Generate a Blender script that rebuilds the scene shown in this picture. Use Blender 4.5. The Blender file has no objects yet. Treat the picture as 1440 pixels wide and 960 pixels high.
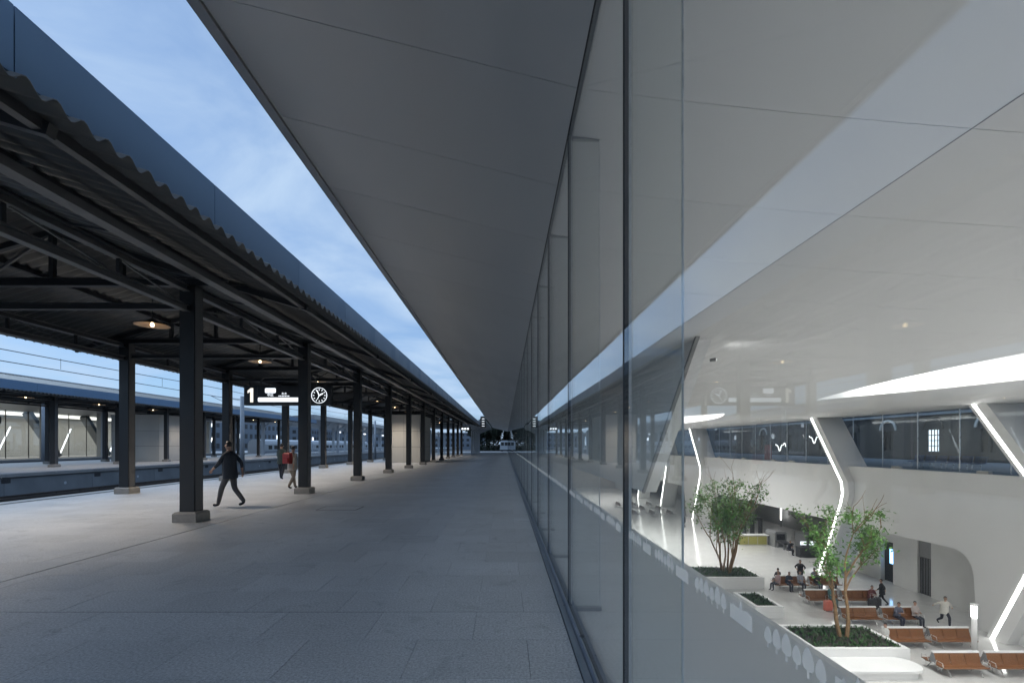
import bpy, bmesh, math, random
from mathutils import Vector, Matrix, Euler
random.seed(7)
R = math.radians
sc = bpy.context.scene
col = sc.collection

# ------------------------------------------------------------------ camera, sky, sun, exposure
CAMH = 1.7
cam_d = bpy.data.cameras.new('camera')
cam_d.sensor_width = 36.0
cam_d.lens = 17.0
cam_d.shift_x = 0.00694
cam_d.shift_y = 0.1007
cam_d.clip_start = 0.05
cam_d.clip_end = 4000
cam = bpy.data.objects.new('camera', cam_d)
cam.location = (0, 0, CAMH)
cam.rotation_euler = (R(90), 0, 0)
col.objects.link(cam)
sc.camera = cam

SUN_EL, SUN_AZ = R(40), R(-78)          # azimuth from +Y towards +X; the last glow comes in over the tracks
w = bpy.data.worlds.new('World')
sc.world = w
w.use_nodes = True
nt = w.node_tree
for n in list(nt.nodes):
    nt.nodes.remove(n)
def wn(t, **k):
    n = nt.nodes.new(t)
    for a, b in k.items():
        setattr(n, a, b)
    return n
wo = wn('ShaderNodeOutputWorld')
bg = wn('ShaderNodeBackground')
bg.inputs['Strength'].default_value = 0.125
sky = wn('ShaderNodeTexSky', sky_type='NISHITA', sun_disc=False, sun_elevation=R(14), sun_rotation=SUN_AZ, ozone_density=5.0, air_density=1.2, dust_density=0.4)
tint = wn('ShaderNodeMix', data_type='RGBA', blend_type='MULTIPLY')
tint.inputs['Factor'].default_value = 1.0
tint.inputs['B'].default_value = (0.78, 0.93, 1.18, 1)
tc = wn('ShaderNodeTexCoord')
sep = wn('ShaderNodeSeparateXYZ')
zad = wn('ShaderNodeMath', operation='ADD'); zad.inputs[1].default_value = 0.22
zmx = wn('ShaderNodeMath', operation='MAXIMUM'); zmx.inputs[1].default_value = 0.12
dx_ = wn('ShaderNodeMath', operation='DIVIDE'); dy_ = wn('ShaderNodeMath', operation='DIVIDE')
cmb = wn('ShaderNodeCombineXYZ')
no1 = wn('ShaderNodeTexNoise'); no1.inputs['Scale'].default_value = 2.1; no1.inputs['Detail'].default_value = 8; no1.inputs['Roughness'].default_value = 0.56; no1.inputs['Distortion'].default_value = 0.5
rmp = wn('ShaderNodeValToRGB')
rmp.color_ramp.elements[0].position = 0.34; rmp.color_ramp.elements[0].color = (0.60, 0.60, 0.60, 1)
rmp.color_ramp.elements[1].position = 0.62; rmp.color_ramp.elements[1].color = (0.95, 0.95, 0.95, 1)
cmx = wn('ShaderNodeMix', data_type='RGBA')
crm = wn('ShaderNodeValToRGB')               # cloud tone: grey-blue bellies to pale tops
crm.color_ramp.elements[0].position = 0.38; crm.color_ramp.elements[0].color = (0.42, 0.61, 0.90, 1)
crm.color_ramp.elements[1].position = 0.66; crm.color_ramp.elements[1].color = (0.58, 0.76, 1.0, 1)
csc = wn('ShaderNodeVectorMath', operation='SCALE'); csc.inputs['Scale'].default_value = 5.9
L = nt.links.new
L(tc.outputs['Generated'], sep.inputs[0])
L(sep.outputs['Z'], zad.inputs[0]); L(zad.outputs[0], zmx.inputs[0])
L(sep.outputs['X'], dx_.inputs[0]); L(zmx.outputs[0], dx_.inputs[1])
L(sep.outputs['Y'], dy_.inputs[0]); L(zmx.outputs[0], dy_.inputs[1])
L(dx_.outputs[0], cmb.inputs['X']); L(dy_.outputs[0], cmb.inputs['Y'])
L(cmb.outputs[0], no1.inputs['Vector']); L(no1.outputs['Fac'], rmp.inputs[0])
L(sky.outputs[0], tint.inputs['A'])
L(tint.outputs['Result'], cmx.inputs['A']); L(rmp.outputs['Color'], cmx.inputs['Factor'])
L(no1.outputs['Fac'], crm.inputs[0]); L(crm.outputs['Color'], csc.inputs[0]); L(csc.outputs['Vector'], cmx.inputs['B'])
L(cmx.outputs['Result'], bg.inputs['Color']); L(bg.outputs[0], wo.inputs[0])

sun_d = bpy.data.lights.new('sun', 'SUN')
sun_d.energy = 1.5
sun_d.angle = R(50)
sun_d.color = (0.62, 0.80, 1.0)
sun = bpy.data.objects.new('sun', sun_d)
sd = Vector((math.sin(SUN_AZ)*math.cos(SUN_EL), math.cos(SUN_AZ)*math.cos(SUN_EL), math.sin(SUN_EL)))
sun.rotation_euler = sd.to_track_quat('Z', 'Y').to_euler()
sun.location = (-60, 10, 40)
col.objects.link(sun)

sc.view_settings.view_transform = 'Standard'
sc.view_settings.look = 'None'
sc.view_settings.exposure = 0.35
sc.view_settings.gamma = 1.0
sc.render.engine = 'CYCLES'
cy = sc.cycles
cy.use_denoising = True
cy.max_bounces = 10; cy.diffuse_bounces = 5; cy.glossy_bounces = 5; cy.transmission_bounces = 6; cy.transparent_max_bounces = 24
cy.sample_clamp_indirect = 4.0
cy.caustics_reflective = False; cy.caustics_refractive = False

# ------------------------------------------------------------------ materials
def mat(name, c, rough=0.5, metal=0.0, emit=0.0, noise=0.0, nscale=8.0, bump=0.0, bscale=30.0, spec=0.5, rnd=0.0, stretch=None, ecol=None):
    m = bpy.data.materials.new(name); m.use_nodes = True
    t = m.node_tree; p = t.nodes['Principled BSDF']
    p.inputs['Base Color'].default_value = (*c, 1); p.inputs['Roughness'].default_value = rough
    p.inputs['Metallic'].default_value = metal; p.inputs['Specular IOR Level'].default_value = spec
    if emit:
        p.inputs['Emission Color'].default_value = (*(ecol or c), 1); p.inputs['Emission Strength'].default_value = emit
    g = t.nodes.new('ShaderNodeTexCoord'); vec = g.outputs['Object']
    if stretch:
        mp = t.nodes.new('ShaderNodeMapping'); mp.inputs['Scale'].default_value = stretch
        t.links.new(vec, mp.inputs[0]); vec = mp.outputs[0]
    if noise or rnd:
        hs = t.nodes.new('ShaderNodeHueSaturation'); hs.inputs['Color'].default_value = (*c, 1)
        val = None
        if noise:
            n = t.nodes.new('ShaderNodeTexNoise'); n.inputs['Scale'].default_value = nscale; n.inputs['Detail'].default_value = 6
            t.links.new(vec, n.inputs['Vector'])
            mr = t.nodes.new('ShaderNodeMapRange'); mr.inputs[1].default_value = 0.25; mr.inputs[2].default_value = 0.75
            mr.inputs[3].default_value = 1-noise; mr.inputs[4].default_value = 1+noise
            t.links.new(n.outputs['Fac'], mr.inputs[0]); val = mr.outputs[0]
            rr = t.nodes.new('ShaderNodeMapRange'); rr.inputs[1].default_value = 0.3; rr.inputs[2].default_value = 0.7
            rr.inputs[3].default_value = max(0.02, rough-0.08); rr.inputs[4].default_value = min(1, rough+0.08)
            t.links.new(n.outputs['Fac'], rr.inputs[0]); t.links.new(rr.outputs[0], p.inputs['Roughness'])
        if rnd:
            oi = t.nodes.new('ShaderNodeObjectInfo'); ge = t.nodes.new('ShaderNodeNewGeometry')
            ad = t.nodes.new('ShaderNodeMath'); ad.operation = 'ADD'
            fr = t.nodes.new('ShaderNodeMath'); fr.operation = 'FRACT'
            t.links.new(oi.outputs['Random'], ad.inputs[0]); t.links.new(ge.outputs['Random Per Island'], ad.inputs[1]); t.links.new(ad.outputs[0], fr.inputs[0])
            m2 = t.nodes.new('ShaderNodeMapRange'); m2.inputs[3].default_value = 1-rnd; m2.inputs[4].default_value = 1+rnd
            t.links.new(fr.outputs[0], m2.inputs[0])
            if val:
                mu = t.nodes.new('ShaderNodeMath'); mu.operation = 'MULTIPLY'
                t.links.new(val, mu.inputs[0]); t.links.new(m2.outputs[0], mu.inputs[1]); val = mu.outputs[0]
            else:
                val = m2.outputs[0]
        t.links.new(val, hs.inputs['Value']); t.links.new(hs.outputs[0], p.inputs['Base Color'])
    if bump:
        b = t.nodes.new('ShaderNodeBump'); b.inputs['Strength'].default_value = bump; b.inputs['Distance'].default_value = 0.02
        n2 = t.nodes.new('ShaderNodeTexNoise'); n2.inputs['Scale'].default_value = bscale; n2.inputs['Detail'].default_value = 1
        t.links.new(vec, n2.inputs['Vector']); t.links.new(n2.outputs['Fac'], b.inputs['Height']); t.links.new(b.outputs[0], p.inputs['Normal'])
    return m

def emis(name, c, s):
    m = bpy.data.materials.new(name); m.use_nodes = True
    t = m.node_tree; t.nodes.remove(t.nodes['Principled BSDF'])
    e = t.nodes.new('ShaderNodeEmission'); e.inputs[0].default_value = (*c, 1); e.inputs[1].default_value = s
    t.links.new(e.outputs[0], t.nodes['Material Output'].inputs[0]); return m

def glass(name, r0, tintc, spread=1.0):
    # pane surface: clear transmission and a mirror reflection that grows towards grazing angles (Schlick), same from both sides
    m = bpy.data.materials.new(name); m.use_nodes = True
    t = m.node_tree; t.nodes.remove(t.nodes['Principled BSDF'])
    ge = t.nodes.new('ShaderNodeNewGeometry')
    dt = t.nodes.new('ShaderNodeVectorMath'); dt.operation = 'DOT_PRODUCT'
    t.links.new(ge.outputs['Incoming'], dt.inputs[0]); t.links.new(ge.outputs['Normal'], dt.inputs[1])
    def mth(op, a, b=None):
        n = t.nodes.new('ShaderNodeMath'); n.operation = op
        for i, v in enumerate((a, b)):
            if v is None: continue
            if isinstance(v, (int, float)): n.inputs[i].default_value = v
            else: t.links.new(v, n.inputs[i])
        return n.outputs[0]
    c = mth('ABSOLUTE', dt.outputs['Value'])
    f = mth('ADD', mth('MULTIPLY', mth('POWER', mth('SUBTRACT', 1.0, c), 5.0), (1-r0)*spread), r0)
    tr = t.nodes.new('ShaderNodeBsdfTransparent'); tr.inputs[0].default_value = (*tintc, 1)
    gl = t.nodes.new('ShaderNodeBsdfGlossy'); gl.inputs['Roughness'].default_value = 0.0; gl.inputs['Color'].default_value = (0.95, 0.98, 1, 1)
    wn_ = t.nodes.new('ShaderNodeTexNoise'); wn_.inputs['Scale'].default_value = 0.55; wn_.inputs['Detail'].default_value = 0
    wb = t.nodes.new('ShaderNodeBump'); wb.inputs['Strength'].default_value = 0.12; wb.inputs['Distance'].default_value = 0.022
    t.links.new(ge.outputs['Position'], wn_.inputs['Vector']); t.links.new(wn_.outputs['Fac'], wb.inputs['Height']); t.links.new(wb.outputs[0], gl.inputs['Normal'])
    mx = t.nodes.new('ShaderNodeMixShader')
    t.links.new(f, mx.inputs[0]); t.links.new(tr.outputs[0], mx.inputs[1]); t.links.new(gl.outputs[0], mx.inputs[2])
    t.links.new(mx.outputs[0], t.nodes['Material Output'].inputs[0]); return m

def granite(name, c, rough):
    m = mat(name, c, rough, noise=0.15, nscale=0.7, rnd=0.07)
    t = m.node_tree; p = t.nodes['Principled BSDF']
    src = p.inputs['Base Color'].links[0].from_socket
    g = t.nodes.new('ShaderNodeTexCoord'); n = t.nodes.new('ShaderNodeTexNoise')
    n.inputs['Scale'].default_value = 48; n.inputs['Detail'].default_value = 5; n.inputs['Roughness'].default_value = 0.85
    ge = t.nodes.new('ShaderNodeNewGeometry')
    t.links.new(ge.outputs['Position'], n.inputs['Vector'])
    for nn in t.nodes:            # stains run on across the slabs: world position, not slab space
        if nn.type == 'TEX_NOISE' and nn != n:
            for l in list(nn.inputs['Vector'].links): t.links.remove(l)
            t.links.new(ge.outputs['Position'], nn.inputs['Vector'])
    mr = t.nodes.new('ShaderNodeMapRange'); mr.inputs[1].default_value = 0.3; mr.inputs[2].default_value = 0.7; mr.inputs[3].default_value = 0.40; mr.inputs[4].default_value = 1.6
    t.links.new(n.outputs['Fac'], mr.inputs[0])
    h = t.nodes.new('ShaderNodeHueSaturation'); t.links.new(src, h.inputs['Color']); t.links.new(mr.outputs[0], h.inputs['Value'])
    sn = t.nodes.new('ShaderNodeTexNoise'); sn.inputs['Scale'].default_value = 2.6; sn.inputs['Detail'].default_value = 7; sn.inputs['Roughness'].default_value = 0.65; sn.inputs['Distortion'].default_value = 1.2
    t.links.new(ge.outputs['Position'], sn.inputs['Vector'])
    sr = t.nodes.new('ShaderNodeMapRange'); sr.inputs[1].default_value = 0.56; sr.inputs[2].default_value = 0.72; sr.inputs[3].default_value = 1.0; sr.inputs[4].default_value = 0.74
    t.links.new(sn.outputs['Fac'], sr.inputs[0])
    h2 = t.nodes.new('ShaderNodeHueSaturation'); t.links.new(h.outputs[0], h2.inputs['Color']); t.links.new(sr.outputs[0], h2.inputs['Value'])
    t.links.new(h2.outputs[0], p.inputs['Base Color'])
    b = t.nodes.new('ShaderNodeBump'); b.inputs['Strength'].default_value = 0.15; b.inputs['Distance'].default_value = 0.004
    t.links.new(n.outputs['Fac'], b.inputs['Height']); t.links.new(b.outputs[0], p.inputs['Normal'])
    return m

M = dict(
    slab=granite('granite_paving', (0.42, 0.43, 0.445), 0.50),
    mortar=mat('dark_joint', (0.10, 0.10, 0.105), 0.9),
    coping=granite('granite_coping', (0.30, 0.30, 0.30), 0.6),
    strip=mat('dark_strip', (0.05, 0.05, 0.055), 0.7),
    soffit=mat('aluminium_soffit', (0.45, 0.46, 0.475), 0.39, metal=0.5, noise=0.04, nscale=0.5, bump=0.025, bscale=0.8, stretch=(3, 0.5, 1), rnd=0.03),
    trim=mat('aluminium_trim', (0.34, 0.34, 0.35), 0.4, metal=0.6, noise=0.05),
    ceil=mat('white_ceiling_panel', (0.70, 0.70, 0.70), 0.55, noise=0.02, nscale=0.6),
    white=mat('white_plaster', (0.78, 0.78, 0.775), 0.5, noise=0.025, nscale=0.7),
    wall=mat('white_stone_wall', (0.66, 0.655, 0.64), 0.45, noise=0.05, nscale=1.2),
    hfloor=mat('polished_terrazzo', (0.60, 0.60, 0.59), 0.12, noise=0.05, nscale=1.5, spec=0.6),
    ledge=mat('grey_ledge', (0.66, 0.655, 0.64), 0.5, noise=0.04, nscale=1.0),
    glass=glass('curtain_wall_glass', 0.038, (0.97, 0.98, 0.978), 0.8),
    fin=glass('glass_fin', 0.05, (0.95, 0.965, 0.96)),
    glass2=glass('terrace_glass', 0.06, (0.8, 0.84, 0.86)),
    joint=mat('black_silicone', (0.012, 0.014, 0.018), 0.4),
    edge=mat('polished_glass_edge', (0.78, 0.80, 0.80), 0.3, noise=0.05),
    sill=mat('anodised_sill', (0.30, 0.34, 0.40), 0.35, metal=0.7, noise=0.08),
    steel=mat('dark_painted_steel', (0.028, 0.028, 0.030), 0.42, noise=0.12, nscale=3.0),
    steel2=mat('grey_painted_steel', (0.085, 0.085, 0.087), 0.38, noise=0.12, nscale=3.0),
    colm=mat('black_column_paint', (0.013, 0.0135, 0.015), 0.45, noise=0.15, nscale=2.5),
    corr=mat('corrugated_sheet', (0.085, 0.083, 0.080), 0.36, metal=0.3, noise=0.15, nscale=2.0),
    base=mat('grey_stone_base', (0.26, 0.25, 0.235), 0.7, noise=0.14, nscale=9, bump=0.2, bscale=60),
    fascia=mat('blue_grey_fascia', (0.11, 0.195, 0.32), 0.33, metal=0.25, noise=0.06, nscale=1.0, rnd=0.05),
    shade=mat('enamel_lamp_shade', (0.55, 0.36, 0.20), 0.4, noise=0.06),
    shadeout=mat('lamp_shade_outside', (0.05, 0.05, 0.05), 0.4),
    bulb=emis('warm_bulb', (1.0, 0.74, 0.42), 5),
    signbox=mat('sign_housing', (0.018, 0.02, 0.024), 0.35, noise=0.1),
    lit=emis('sign_white', (0.86, 0.93, 1.0), 1.25),
    litw=emis('sign_warm_white', (1.0, 0.95, 0.84), 0.95),
    blue_lit=emis('blue_screen', (0.25, 0.55, 1.0), 4.0),
    led=emis('led_strip', (1.0, 0.98, 0.95), 9.0),
    oculus=emis('oculus_light', (1.0, 0.985, 0.96), 1.0),
    concrete=mat('platform_concrete', (0.24, 0.26, 0.28), 0.8, noise=0.18, nscale=0.8, bump=0.15, bscale=12),
    ballast=mat('dark_ballast', (0.05, 0.048, 0.046), 0.95, noise=0.4, nscale=14, bump=0.8, bscale=18),
    rail=mat('rail_steel', (0.20, 0.18, 0.17), 0.35, metal=0.8, noise=0.15),
    dist=mat('distant_render', (0.17, 0.20, 0.24), 0.8, noise=0.08, nscale=0.3),
    ground=mat('ground_soil', (0.06, 0.065, 0.06), 0.95, noise=0.3, nscale=0.2),
    panel=mat('pale_cladding', (0.52, 0.51, 0.48), 0.5, noise=0.05, nscale=0.8, rnd=0.04),
    pole=mat('concrete_pole', (0.33, 0.36, 0.40), 0.7, noise=0.12),
    wire=mat('wire', (0.04, 0.045, 0.05), 0.5),
    wood=mat('brown_seat_wood', (0.21, 0.088, 0.032), 0.42, noise=0.22, nscale=6, stretch=(6, 1, 1)),
    seatgrey=mat('grey_brown_seat', (0.11, 0.09, 0.08), 0.45, noise=0.1, nscale=5),
    bmetal=mat('bench_metal', (0.62, 0.62, 0.62), 0.3, metal=0.8, noise=0.05),
    bark=mat('tan_bark', (0.24, 0.15, 0.075), 0.85, noise=0.3, nscale=9, bump=0.5, bscale=30),
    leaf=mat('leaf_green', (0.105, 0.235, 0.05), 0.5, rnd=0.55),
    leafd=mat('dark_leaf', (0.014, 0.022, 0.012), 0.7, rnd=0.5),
    soil=mat('planter_soil', (0.03, 0.025, 0.02), 0.95, noise=0.3, nscale=12),
    ivy=mat('planter_green', (0.025, 0.085, 0.015), 0.5, rnd=0.5),
    brick=mat('dark_old_brick', (0.05, 0.045, 0.043), 0.85, noise=0.25, nscale=3, bump=0.3, bscale=20),
    dark=mat('dark_opening', (0.03, 0.032, 0.036), 0.5, noise=0.1),
    grey=mat('mid_grey_metal', (0.22, 0.225, 0.23), 0.45, noise=0.08),
    yellow=mat('yellow_green_panel', (0.42, 0.40, 0.12), 0.5, noise=0.06),
    winlit=emis('lit_window', (0.80, 0.90, 1.0), 2.2),
    blue=mat('blue_plastic', (0.03, 0.09, 0.25), 0.45, noise=0.06),
    red=mat('red_enamel', (0.30, 0.02, 0.02), 0.45, noise=0.06),
    pink=mat('coral_plastic', (0.60, 0.17, 0.12), 0.45, noise=0.06),
    train=mat('train_white', (0.55, 0.60, 0.66), 0.3, noise=0.05),
    skin=mat('skin', (0.42, 0.25, 0.18), 0.55, noise=0.05),
    hair=mat('black_hair', (0.012, 0.010, 0.010), 0.5, noise=0.2),
    tyre=mat('rubber', (0.02, 0.02, 0.02), 0.8, noise=0.1),
    wavy=emis('led_and_reflection_line', (1.0, 0.98, 0.95), 4.0),  # light lines of the opposite hall, and imitated reflections in the terrace glass
)
def film(name, c, a):
    m = bpy.data.materials.new(name); m.use_nodes = True; t = m.node_tree; t.nodes.remove(t.nodes['Principled BSDF'])
    d = t.nodes.new('ShaderNodeBsdfDiffuse'); d.inputs[0].default_value = (*c, 1)
    tl = t.nodes.new('ShaderNodeBsdfTranslucent'); tl.inputs[0].default_value = (*c, 1)
    tr = t.nodes.new('ShaderNodeBsdfTransparent'); a1 = t.nodes.new('ShaderNodeMixShader'); a1.inputs[0].default_value = 0.7
    a2 = t.nodes.new('ShaderNodeMixShader'); a2.inputs[0].default_value = a
    t.links.new(d.outputs[0], a1.inputs[1]); t.links.new(tl.outputs[0], a1.inputs[2])
    t.links.new(tr.outputs[0], a2.inputs[1]); t.links.new(a1.outputs[0], a2.inputs[2]); t.links.new(a2.outputs[0], t.nodes['Material Output'].inputs[0])
    return m
M['motif'] = film('frosted_film', (0.92, 0.92, 0.92), 0.7)
_cl = {}
def cloth(c):
    if c not in _cl:
        _cl[c] = mat('cloth_%d' % len(_cl), c, 0.85, noise=0.12, nscale=14)
    return _cl[c]

# ------------------------------------------------------------------ mesh helpers
class MB:
    def __init__(s): s.v = []; s.f = []; s.mi = []
    def add(s, vs, fs, mi=0):
        o = len(s.v); s.v += [tuple(v) for v in vs]; s.f += [tuple(i+o for i in f) for f in fs]; s.mi += [mi]*len(fs); return s
    def box(s, x0, x1, y0, y1, z0, z1, mi=0):
        return s.add([(x0,y0,z0),(x1,y0,z0),(x1,y1,z0),(x0,y1,z0),(x0,y0,z1),(x1,y0,z1),(x1,y1,z1),(x0,y1,z1)],
                     [(0,3,2,1),(4,5,6,7),(0,1,5,4),(1,2,6,5),(2,3,7,6),(3,0,4,7)], mi)
    def cbox(s, x0, x1, y0, y1, z0, z1, c=0.01, mi=0):
        # box with its top edges chamfered
        vs = [(x0,y0,z0),(x1,y0,z0),(x1,y1,z0),(x0,y1,z0),(x0,y0,z1-c),(x1,y0,z1-c),(x1,y1,z1-c),(x0,y1,z1-c),
              (x0+c,y0+c,z1),(x1-c,y0+c,z1),(x1-c,y1-c,z1),(x0+c,y1-c,z1)]
        fs = [(0,3,2,1),(8,9,10,11)]
        for a, b in ((0,4),(4,8)):
            for i in range(4):
                j = (i+1) % 4; fs.append((a+i, a+j, b+j, b+i))
        return s.add(vs, fs, mi)
    def bar(s, p, q, w_, h_, mi=0, up=(0,0,1)):
        p = Vector(p); q = Vector(q); d = (q-p).normalized(); u = Vector(up)
        a = d.cross(u)
        if a.length < 1e-4: a = d.cross(Vector((0,1,0)))
        a.normalize(); b = a.cross(d).normalized()
        vs = []
        for e in (p, q):
            for sx, sz in ((-1,-1),(1,-1),(1,1),(-1,1)):
                vs.append(e + a*(sx*w_/2) + b*(sz*h_/2))
        return s.add(vs, [(0,1,2,3),(7,6,5,4),(0,4,5,1),(1,5,6,2),(2,6,7,3),(3,7,4,0)], mi)
    def ibeam(s, p, q, w_, h_, t=0.022):
        s.bar(Vector(p)+Vector((0,0,h_/2-t/2)), Vector(q)+Vector((0,0,h_/2-t/2)), w_, t)
        s.bar(Vector(p)-Vector((0,0,h_/2-t/2)), Vector(q)-Vector((0,0,h_/2-t/2)), w_, t)
        return s.bar(p, q, t, h_-t*1.2)
    def tube(s, pts, rad, n=8, mi=0, cap=True):
        pts = [Vector(p) for p in pts]
        if isinstance(rad, (int, float)): rad = [rad]*len(pts)
        o = len(s.v); prev = None
        for i, p in enumerate(pts):
            d = (pts[min(i+1, len(pts)-1)] - pts[max(i-1, 0)]).normalized()
            if prev is None:
                a = d.cross(Vector((0,0,1)))
                if a.length < 1e-3: a = d.cross(Vector((1,0,0)))
            else:
                a = prev - d*prev.dot(d)
            a.normalize(); prev = a; b = d.cross(a)
            for k in range(n):
                t = 2*math.pi*k/n; s.v.append(tuple(p + (a*math.cos(t)+b*math.sin(t))*rad[i]))
        for i in range(len(pts)-1):
            for k in range(n):
                k2 = (k+1) % n
                s.f.append((o+i*n+k, o+i*n+k2, o+(i+1)*n+k2, o+(i+1)*n+k)); s.mi.append(mi)
        if cap:
            s.f.append(tuple(o+k for k in reversed(range(n)))); s.mi.append(mi)
            e = o+(len(pts)-1)*n; s.f.append(tuple(e+k for k in range(n))); s.mi.append(mi)
        return s
    def lathe(s, prof, n=24, c=(0,0,0), mi=0):
        o = len(s.v)
        for r, z in prof:
            for k in range(n):
                t = 2*math.pi*k/n; s.v.append((c[0]+r*math.cos(t), c[1]+r*math.sin(t), c[2]+z))
        for i in range(len(prof)-1):
            for k in range(n):
                k2 = (k+1) % n; s.f.append((o+i*n+k, o+i*n+k2, o+(i+1)*n+k2, o+(i+1)*n+k)); s.mi.append(mi)
        return s
    def prism(s, poly, axis, a, b, mi=0):
        # poly: 2D points; axis 'x' -> (y,z), 'y' -> (x,z), 'z' -> (x,y)
        def P(p, t):
            return (t, p[0], p[1]) if axis == 'x' else (p[0], t, p[1]) if axis == 'y' else (p[0], p[1], t)
        n = len(poly); vs = [P(p, a) for p in poly] + [P(p, b) for p in poly]
        fs = [tuple(range(n-1, -1, -1)), tuple(range(n, 2*n))] + [(i, (i+1) % n, n+(i+1) % n, n+i) for i in range(n)]
        return s.add(vs, fs, mi)
    def mesh(s, name, mats, smooth=False, fix=True):
        me = bpy.data.meshes.new(name); me.from_pydata(s.v, [], s.f)
        for m in (mats if isinstance(mats, (list, tuple)) else [mats]):
            me.materials.append(m)
        if any(s.mi): me.polygons.foreach_set('material_index', s.mi)
        if fix:
            bm = bmesh.new(); bm.from_mesh(me); bmesh.ops.recalc_face_normals(bm, faces=bm.faces); bm.to_mesh(me); bm.free()
        if smooth: me.polygons.foreach_set('use_smooth', [True]*len(me.polygons))
        me.update(); return me
    def obj(s, name, mats, parent=None, loc=(0,0,0), smooth=False, fix=True):
        return inst(s.mesh(name, mats, smooth, fix), name, parent, loc)

def inst(me, name, parent=None, loc=(0,0,0), rz=0.0):
    o = bpy.data.objects.new(name, me); col.objects.link(o)
    o.location = loc; o.rotation_euler = (0, 0, rz)
    if parent is not None: o.parent = parent
    return o
def empty(name, loc=(0,0,0), rz=0.0):
    o = bpy.data.objects.new(name, None); col.objects.link(o); o.location = loc; o.rotation_euler = (0,0,rz); o.empty_display_size = 0.2
    return o
def tag(o, label, cat, group=None):
    o['label'] = label; o['category'] = cat
    if group: o['group'] = group
    return o
def kind(o, k): o['kind'] = k; return o
ORD = ['nearest', 'second', 'third', 'fourth', 'fifth', 'sixth', 'seventh', 'eighth', 'ninth', 'tenth', 'eleventh', 'twelfth', 'thirteenth', 'fourteenth', 'fifteenth', 'sixteenth']
def nth(i, what, frm):
    return ('%s nearest to the camera, %s' % (what, frm)) if i == 0 else ('%s %s from the camera, %s' % (ORD[i], what, frm))
def pix(u, v, z): # ground point of a photo pixel at height z (used once, to place things in metres)
    d = 680*(CAMH-z)/(v-625); return ((u-710)/680*d, d)

GX = 0.67            # plane of the glass wall
HF = -8.8            # level of the sunken hall floor
YE = 118.0           # far end of the hall
XF = 27.0            # far side of the hall
def zc(x):           # underside of the great roof: soffit outside, ceiling inside
    if x <= GX: return 4.9 + (GX-x)*0.252
    return 3.94 + 0.96*math.exp(-(x-GX)/7.5)

# ------------------------------------------------------------------ ground, tracks, platforms
g = MB()
for x0, x1, y0, y1 in ((-1500,-0.4,-400,2500),(46,1500,-400,2500),(-0.4,46,-400,-22),(-0.4,46,YE+2,2500)):
    g.add([(x0,y0,-1.4),(x1,y0,-1.4),(x1,y1,-1.4),(x0,y1,-1.4)], [(0,1,2,3)])
kind(g.obj('ground', M['ground']), 'structure')
tb = MB().box(-29.0, -14.9, -10, 300, -1.38, -1.27)
trk = kind(tb.obj('track_bed', M['ballast']), 'structure')
tb = MB().box(-55.0, -46.0, -10, 300, -1.38, -1.27)
trk2 = kind(tb.obj('track_bed', M['ballast']), 'structure')
def rail_mesh():
    m = MB(); m.box(-0.07, 0.07, -10, 300, 0, 0.02); m.box(-0.012, 0.012, -10, 300, 0.02, 0.12); m.box(-0.036, 0.036, -10, 300, 0.12, 0.16)
    return m.mesh('rail', M['rail'])
rme = rail_mesh()
for xc in (-17.0, -26.6):
    for s in (-0.7175, 0.7175): inst(rme, 'rail', trk, (xc+s, 0, -1.27))
for s in (-0.7175, 0.7175): inst(rme, 'rail', trk2, (-50.5+s, 0, -1.27))

# platform 1 with granite slabs, each slab its own piece
pf = MB().box(-14.85, 0.62, -8, 150, -1.39, -0.012)
platform = kind(pf.obj('platform', [M['mortar']]), 'structure')
SW, SD = 0.95, 0.70
slab_cache = {}
def slab_mesh(wd, dp):
    k = (round(wd, 3), round(dp, 3))
    if k not in slab_cache:
        slab_cache[k] = MB().cbox(-wd/2, wd/2, -dp/2, dp/2, -0.03, 0, 0.0015).mesh('paving_slab', M['slab'])
    return slab_cache[k]
slabs = []
def slab_rows(xa, xb, off):
    r0 = int((-2-4.92)/SD)
    for r in range(r0, int((118-4.92)/SD)+1):
        y0 = 4.92 + r*SD; y1 = y0+SD
        sh = (r % 2)*SW/2 + off
        k = math.floor((xa-sh)/SW)
        while k*SW+sh < xb:
            a = max(xa, k*SW+sh); b = min(xb, (k+1)*SW+sh); k += 1
            if b-a < 0.06: continue
            gap = 0.003; gy = 0.016 if r in (0,) else gap
            slabs.append((a+gap/2, b-gap/2, y0+gy/2, y1-gap/2))
slab_rows(-6.235, 0.565, 0.19)
slab_rows(-14.2, -6.262, 0.40)
def slab_view(s):
    x = (s[0]+s[1])/2; y = (s[2]+s[3])/2
    if y < 3.2: return 0
    u = 710+680*x/y
    if u < -10 or u > 850: return 0
    return (s[1]-s[0])*(s[3]-s[2])/(y*y*y)
slabs.sort(key=slab_view, reverse=True)
rs = random.Random(3)
far = MB()
for i, s in enumerate(slabs):
    dz = rs.uniform(-0.0012, 0.0012)
    if i < 300:
        inst(slab_mesh(s[1]-s[0], s[3]-s[2]), 'paving_slab', platform, ((s[0]+s[1])/2, (s[2]+s[3])/2, dz))
    else:
        far.cbox(s[0], s[1], s[2], s[3], -0.03, dz, 0.0015)
kind(far.obj('far_paving', M['slab'], platform, fix=False), 'stuff')
MB().box(-6.262, -6.235, -8, 150, -0.011, -0.005).obj('drain_slot', M['strip'], platform)
MB().box(-6.23, 0.565, 4.917, 4.9275, -0.011, -0.0005).obj('expansion_joint', M['strip'], platform)
MB().box(-14.2, -14.45, -8, 150, -0.011, 0.002).obj('edge_strip', M['strip'], platform)
ey = -8
cope = MB().cbox(-14.93, -14.455, -1.245, 1.245, -0.25, 0.0, 0.01).mesh('edge_coping', M['coping'])
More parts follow.
